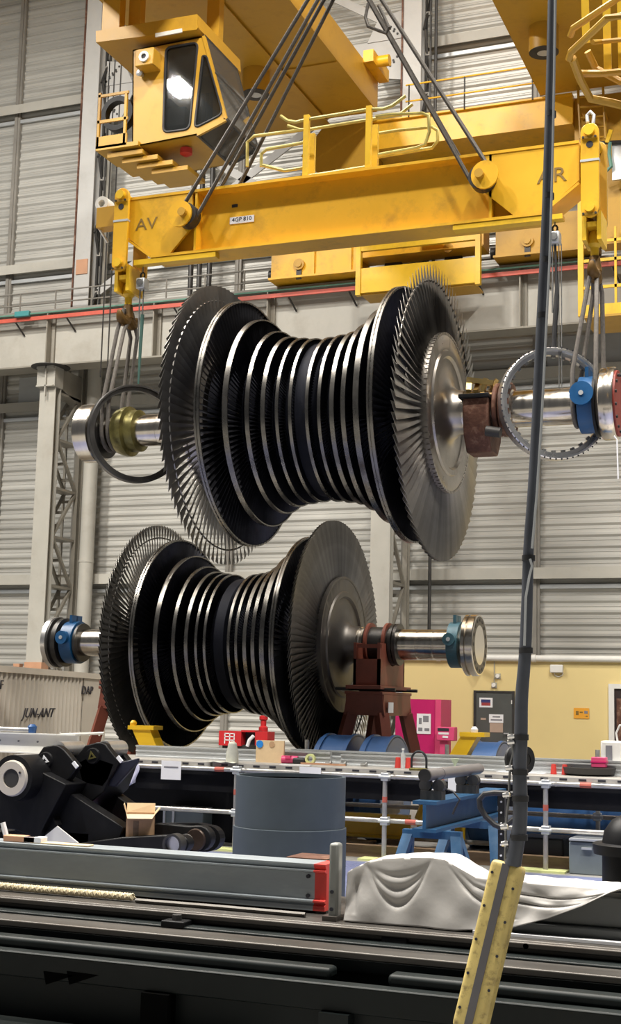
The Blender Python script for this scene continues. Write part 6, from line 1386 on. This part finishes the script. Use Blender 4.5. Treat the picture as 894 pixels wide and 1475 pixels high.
# tarp
nx, nv_ = 240, 56
def topz(px):
    pts = [(500, 1247), (506, 1243), (528, 1233), (545, 1229.5), (585, 1227.5), (622, 1228), (640, 1231), (660, 1242), (682, 1254), (720, 1258), (780, 1264), (894, 1273), (930, 1276)]
    for (a, b), (c, d) in zip(pts, pts[1:]):
        if px <= c: return b + (d - b) * (px - a) / (c - a)
    return pts[-1][1]
def boty(px):
    pts = [(500, 1334), (560, 1337), (640, 1339), (700, 1338), (735, 1336), (790, 1322), (840, 1304), (880, 1285), (900, 1277.5), (930, 1276.6)]
    for (a, b), (c, d) in zip(pts, pts[1:]):
        if px <= c: return b + (d - b) * (px - a) / (c - a)
    return pts[-1][1]
vs = []; fs = []
zf_ = ZT + 0.004
rn = random.Random(4); ph = [rn.uniform(0, 6.28) for _ in range(8)]
for i in range(nx + 1):
    px = 500 + 425 * i / nx
    Yq0 = YT - 0.055
    xq = P(px, 1290, Y=Yq0).x; zt3 = P(px, topz(px), Y=YT + 0.18).z; zb3 = max(zf_, P(px, boty(px), Y=Yq0).z)
    for j in range(nv_ + 1):
        v = j / nv_
        if v < 0.25:
            u = v / 0.25; y = YT + 0.19 - u * (0.19 + 0.04); z = zt3 + 0.0015 * math.sin(px * 0.11 + 6 * u)
            z += 0.0008 * math.sin(px * 0.31 + u * 3)
        else:
            u = (v - 0.25) / 0.75; z = zt3 + (zb3 - zt3) * u
            amp = 0.007 * min(1, 3 * u) * (0.4 + 0.6 * u) if px < 860 else 0.006
            f = math.sin((px - 545) * 0.045 + 1.4 * u + ph[0]) * 0.8 + math.sin((px + 60 * u) * 0.10 + ph[1]) * 0.45 + math.sin((px - 130 * u) * 0.07 + ph[2]) * 0.4
            # big diagonal swags falling from the hump corners
            env = math.sin(min(1, u * 1.15) * PI) ** 0.6
            for (sx, sl, wd, am) in ((640, 120, 5, 0.020), (650, 210, 7, 0.022), (668, 300, 9, 0.016), (760, 60, 12, 0.010), (511, 3, 4, 0.014), (525, -30, 6, 0.012)):
                dd_ = (px - (sx + sl * u)) / wd; f += -am / max(amp, .004) * math.exp(-dd_ * dd_) * env
            s_ = (px - 573) / 46
            if abs(s_) < 1.15:
                for k_, am in ((0.22, 0.016), (0.42, 0.020), (0.66, 0.020)):
                    dd_ = (u - k_ * (1 - s_ * s_) - 0.04) / 0.055; f += -am / max(amp, .004) * math.exp(-dd_ * dd_) * max(0, 1 - abs(s_ * .85)) ** 0.5
            y = YT - 0.05 - 0.035 * u - amp * f
            y = min(y, YT - 0.034)
        if i == 0: pass
        vs.append((xq, y, z))
for i in range(nx):
    for j in range(nv_): fs.append((i * (nv_ + 1) + j, (i + 1) * (nv_ + 1) + j, (i + 1) * (nv_ + 1) + j + 1, i * (nv_ + 1) + j + 1))
k = len(vs); n1 = nv_ + 1; js = list(range(0, n1))
for j in js:
    vs.append((vs[j][0] + 0.004, YT + 0.18, max(zf_, vs[j][2])))
mb = MB(); mb.add(vs, fs)
mb.add([vs[j] for j in js] + [(vs[j][0] + 0.01, YT + 0.19, vs[j][2]) for j in js], [(j, j + 1, n1 + j + 1, n1 + j) for j in range(n1 - 1)])
o_ = mb.build('white_tarp', TARP, None, angle=80, fix=False); o_.modifiers.new('s', 'SOLIDIFY').thickness = 0.003
tag(o_, 'white tarp draped over the grey box beam on the machine bed', 'tarp')
mb = MB(); a = P(800, 1338, Y=5.5); mb.box(a.x - 0.35, a.x + 0.45, 5.56, 5.60, ZT + 0.0005, ZT + 0.012); tag(mb.build('white_strip', PAPER), 'white strip on the bed under the tarp right edge', 'strip')
for px, py, w_, mt, lb in ((33, 1214, 0.09, SALM, 'pink paper scrap lying on grey beam at left'), (52, 1215, 0.05, PAPER, 'white paper scrap on the grey beam beside the pink one'), (90, 1219, 0.16, CARDL, 'pale yellow strip lying on top of the grey beam')):
    p = P(px, 1222, Y=YN + .08); mb = MB(); mb.box(p.x - w_, p.x + w_, YN + 0.04, YN + 0.1, zt_ + 0.0005, zt_ + (0.03 if px < 60 else 0.008)); tag(mb.build('paper_scrap', mt, None, bevel=0.004), lb, 'scrap', 'scraps on the grey beam')
mb = MB(); mb.cyl(P(12, 1216, Y=YN + .08), P(4, 1185, Y=YN + .08), 0.013, n=8); tag(mb.build('white_marker', PAPER), 'white marker pen leaning at left on the grey beam', 'pen')
mb = MB(); mb.box(P(418, 1240, Y=6.1).x, P(475, 1240, Y=6.1).x, 6.05, 6.25, ZT, P(440, 1234, Y=6.1).z); tag(mb.build('brown_block', RUST), 'brown block on the bed behind the red beam end', 'block')
# ================================================================ hanging hose and pendant control
YP = 3.9
t = thing('pendant_control', 'worn yellow crane pendant control box hanging from a hose', 'pendant', P(741, 1245, Y=YP))
a = P(733.5, 1243, Y=YP + .02); b = P(676, 1485, Y=YP - 0.05)
dr = (b - a).normalized(); wv = Vector((0, -1, 0)); sv = dr.cross(wv).normalized(); 
if sv.x < 0: sv = -sv
wv = sv.cross(dr).normalized()
if wv.y > 0: wv = -wv
L_ = (b - a).length; W_ = 0.092; D_ = 0.075
bm = bmesh.new(); bmesh.ops.create_cube(bm, size=1)
for v in bm.verts: v.co = Vector((v.co.x * W_, v.co.y * D_, v.co.z * L_))
bmesh.ops.bevel(bm, geom=[e for e in bm.edges], offset=0.018, segments=4, affect='EDGES', profile=0.6)
M = Matrix((sv, -wv, -dr)).transposed().to_4x4(); M.translation = (a + b) / 2
me = bpy.data.meshes.new('pendant_body'); bm.to_mesh(me); bm.free(); me.transform(Matrix.Translation(-t.location) @ M); me.shade_smooth(); me.set_sharp_from_angle(angle=rad(50)); me.materials.append(PEND)
o_ = bpy.data.objects.new('pendant_body', me); COL.objects.link(o_); o_.parent = t
mb = MB(); mb.box(-0.011, 0.011, -D_ / 2 - 0.0035, -D_ / 2 + 0.001, -L_ / 2 + 0.01, L_ / 2 - 0.005, M); mb.build('seam_strip', PENDS, t, smooth=False)
for k in range(5):
    for sx in (-1, 1):
        c = M @ Vector((sx * 0.034, -D_ / 2, L_ * (0.42 - 0.2 * k - (0.06 if sx > 0 else 0)))); mb = MB(); mb.cyl(c, c + wv * 0.002, 0.0042, n=8); mb.build('body_screw', INK, t)
hp = [(738, 1246), (743, 1218), (748, 1190), (749, 1150), (748, 1110), (750, 1060), (751, 1005), (756, 940), (759, 860), (761, 790), (766, 720), (771, 640), (775, 560), (779, 470), (783, 390), (787, 300), (790, 200), (793, 100), (795, 0), (797, -120)]
hr = [12, 11.5, 10.5, 10.5, 10, 9.6, 9.4, 8.8, 8.2, 7.6, 7.4, 7.4, 7.4, 7.2, 7.0, 6.8, 6.6, 6.5, 6.3, 6.2]
t = thing('control_hose', 'long dark grey hose hanging from the crane down to the yellow pendant', 'hose', P(745, 1230, Y=YP))
pts = [P(x, y, Y=YP) for x, y in hp]; rs = [r * mpp(x, y, YP) for r, (x, y) in zip(hr, hp)]
fine, fr = [], []
for i in range(len(pts) - 1):
    p0, p1, p2, p3 = pts[max(i - 1, 0)], pts[i], pts[i + 1], pts[min(i + 2, len(pts) - 1)]
    for k in range(6):
        u = k / 6; fine.append(0.5 * ((2 * p1) + (p2 - p0) * u + (2 * p0 - 5 * p1 + 4 * p2 - p3) * u * u + (3 * p1 - p0 - 3 * p2 + p3) * u ** 3)); fr.append(rs[i] * (1 - u) + rs[i + 1] * u)
fine.append(pts[-1]); fr.append(rs[-1]); fine.append(pts[-1] + Vector((0, 0, 12))); fr.append(rs[-1])
mb = MB(); mb.tube(fine, fr, 14); mb.build('hose', HOSE, t)
for px, py, w_ in ((738, 1238, 10), (747, 1206, 12), (749, 1150, 11.5), (748.5, 1112, 11), (750, 1062, 10.4), (757, 937, 9.6), (761, 804, 9), (781, 455, 7.6), (787, 375, 7.5), (790, 283, 7.4), (793, 165, 7.2)):
    c = P(px, py, Y=YP); s = mpp(px, py, YP); mb = MB(); mb.cyl(c - Vector((0, 0, 4 * s)), c + Vector((0, 0, 4 * s)), w_ * s * 1.06, n=16); mb.build('hose_clip', RUBBER, t)
mb = MB(); mb.tube([P(x, y, Y=YP - 0.03) for x, y in ((763, 805), (766, 815), (762, 830), (757, 860), (755, 930))], 0.004, 6); mb.build('grey_wire', GALV, t)
mb = MB(); mb.tube([P(x, y, Y=YP - 0.02) for x, y in ((800, -60), (798, 100), (795, 250), (791, 380), (786, 480), (780, 600), (773, 710), (766, 790))], 0.0042, 6); mb.build('grey_wire', GALV, t)
# strain chain beside the hose
t = thing('strain_wire', 'thin steel strain wire with pale clips running beside the hose', 'wire', P(733, 1180, Y=YP))
cp_ = [(737, 1064), (739, 1085), (735, 1100), (733, 1125), (733, 1148), (730, 1170), (728, 1195), (728, 1216), (727, 1240)]
mb = MB(); mb.tube([P(x, y, Y=YP + .0) for x, y in cp_], 0.004, 6); mb.build('wire', CHAIN, t)
for px, py in ((737, 1062), (737, 1070), (734, 1107), (730, 1146), (727, 1192), (728, 1216)):
    c = P(px, py, Y=YP - 0.01); mb = MB(); mb.cyl(c - Vector((0.012, 0, 0)), c + Vector((0.008, 0, 0.003)), 0.007, n=8); mb.cyl(c - Vector((0.0, 0, 0.008)), c + Vector((0, 0, 0.010)), 0.005, n=6); mb.build('wire_clip', SILV, t)
# black cable pulley behind the hose
c = P(748, 1094, Y=YP + 0.22); s = mpp(748, 1094, YP + .22)
t = thing('cable_pulley', 'black rubber pulley hanging directly behind the hose', 'pulley', c)
M3 = Matrix.Rotation(rad(-24), 3, 'Z'); mb = MB(); mb.lathe([(-13 * s, 9 * s), (-13 * s, 18 * s), (-9 * s, 19 * s), (-5 * s, 14 * s), (5 * s, 14 * s), (9 * s, 19 * s), (13 * s, 18.5 * s), (13 * s, 9 * s)], 40, (0, 0, 0), closed=True)
mb.v = [M3 @ v + c for v in mb.v]; mb.build('pulley_rim', RUBBER, t)
mb = MB(); mb.lathe([(11 * s, 0), (11 * s, 9.5 * s), (12 * s, 9.5 * s)], 24, (0, 0, 0)); mb.v = [M3 @ v + c for v in mb.v]; mb.build('pulley_hub', DARK, t)
mb = MB(); mb.bar(c, P(748, 1094, Y=YP + 0.02), 0.012, 0.012); mb.build('bracket', DARK, t)
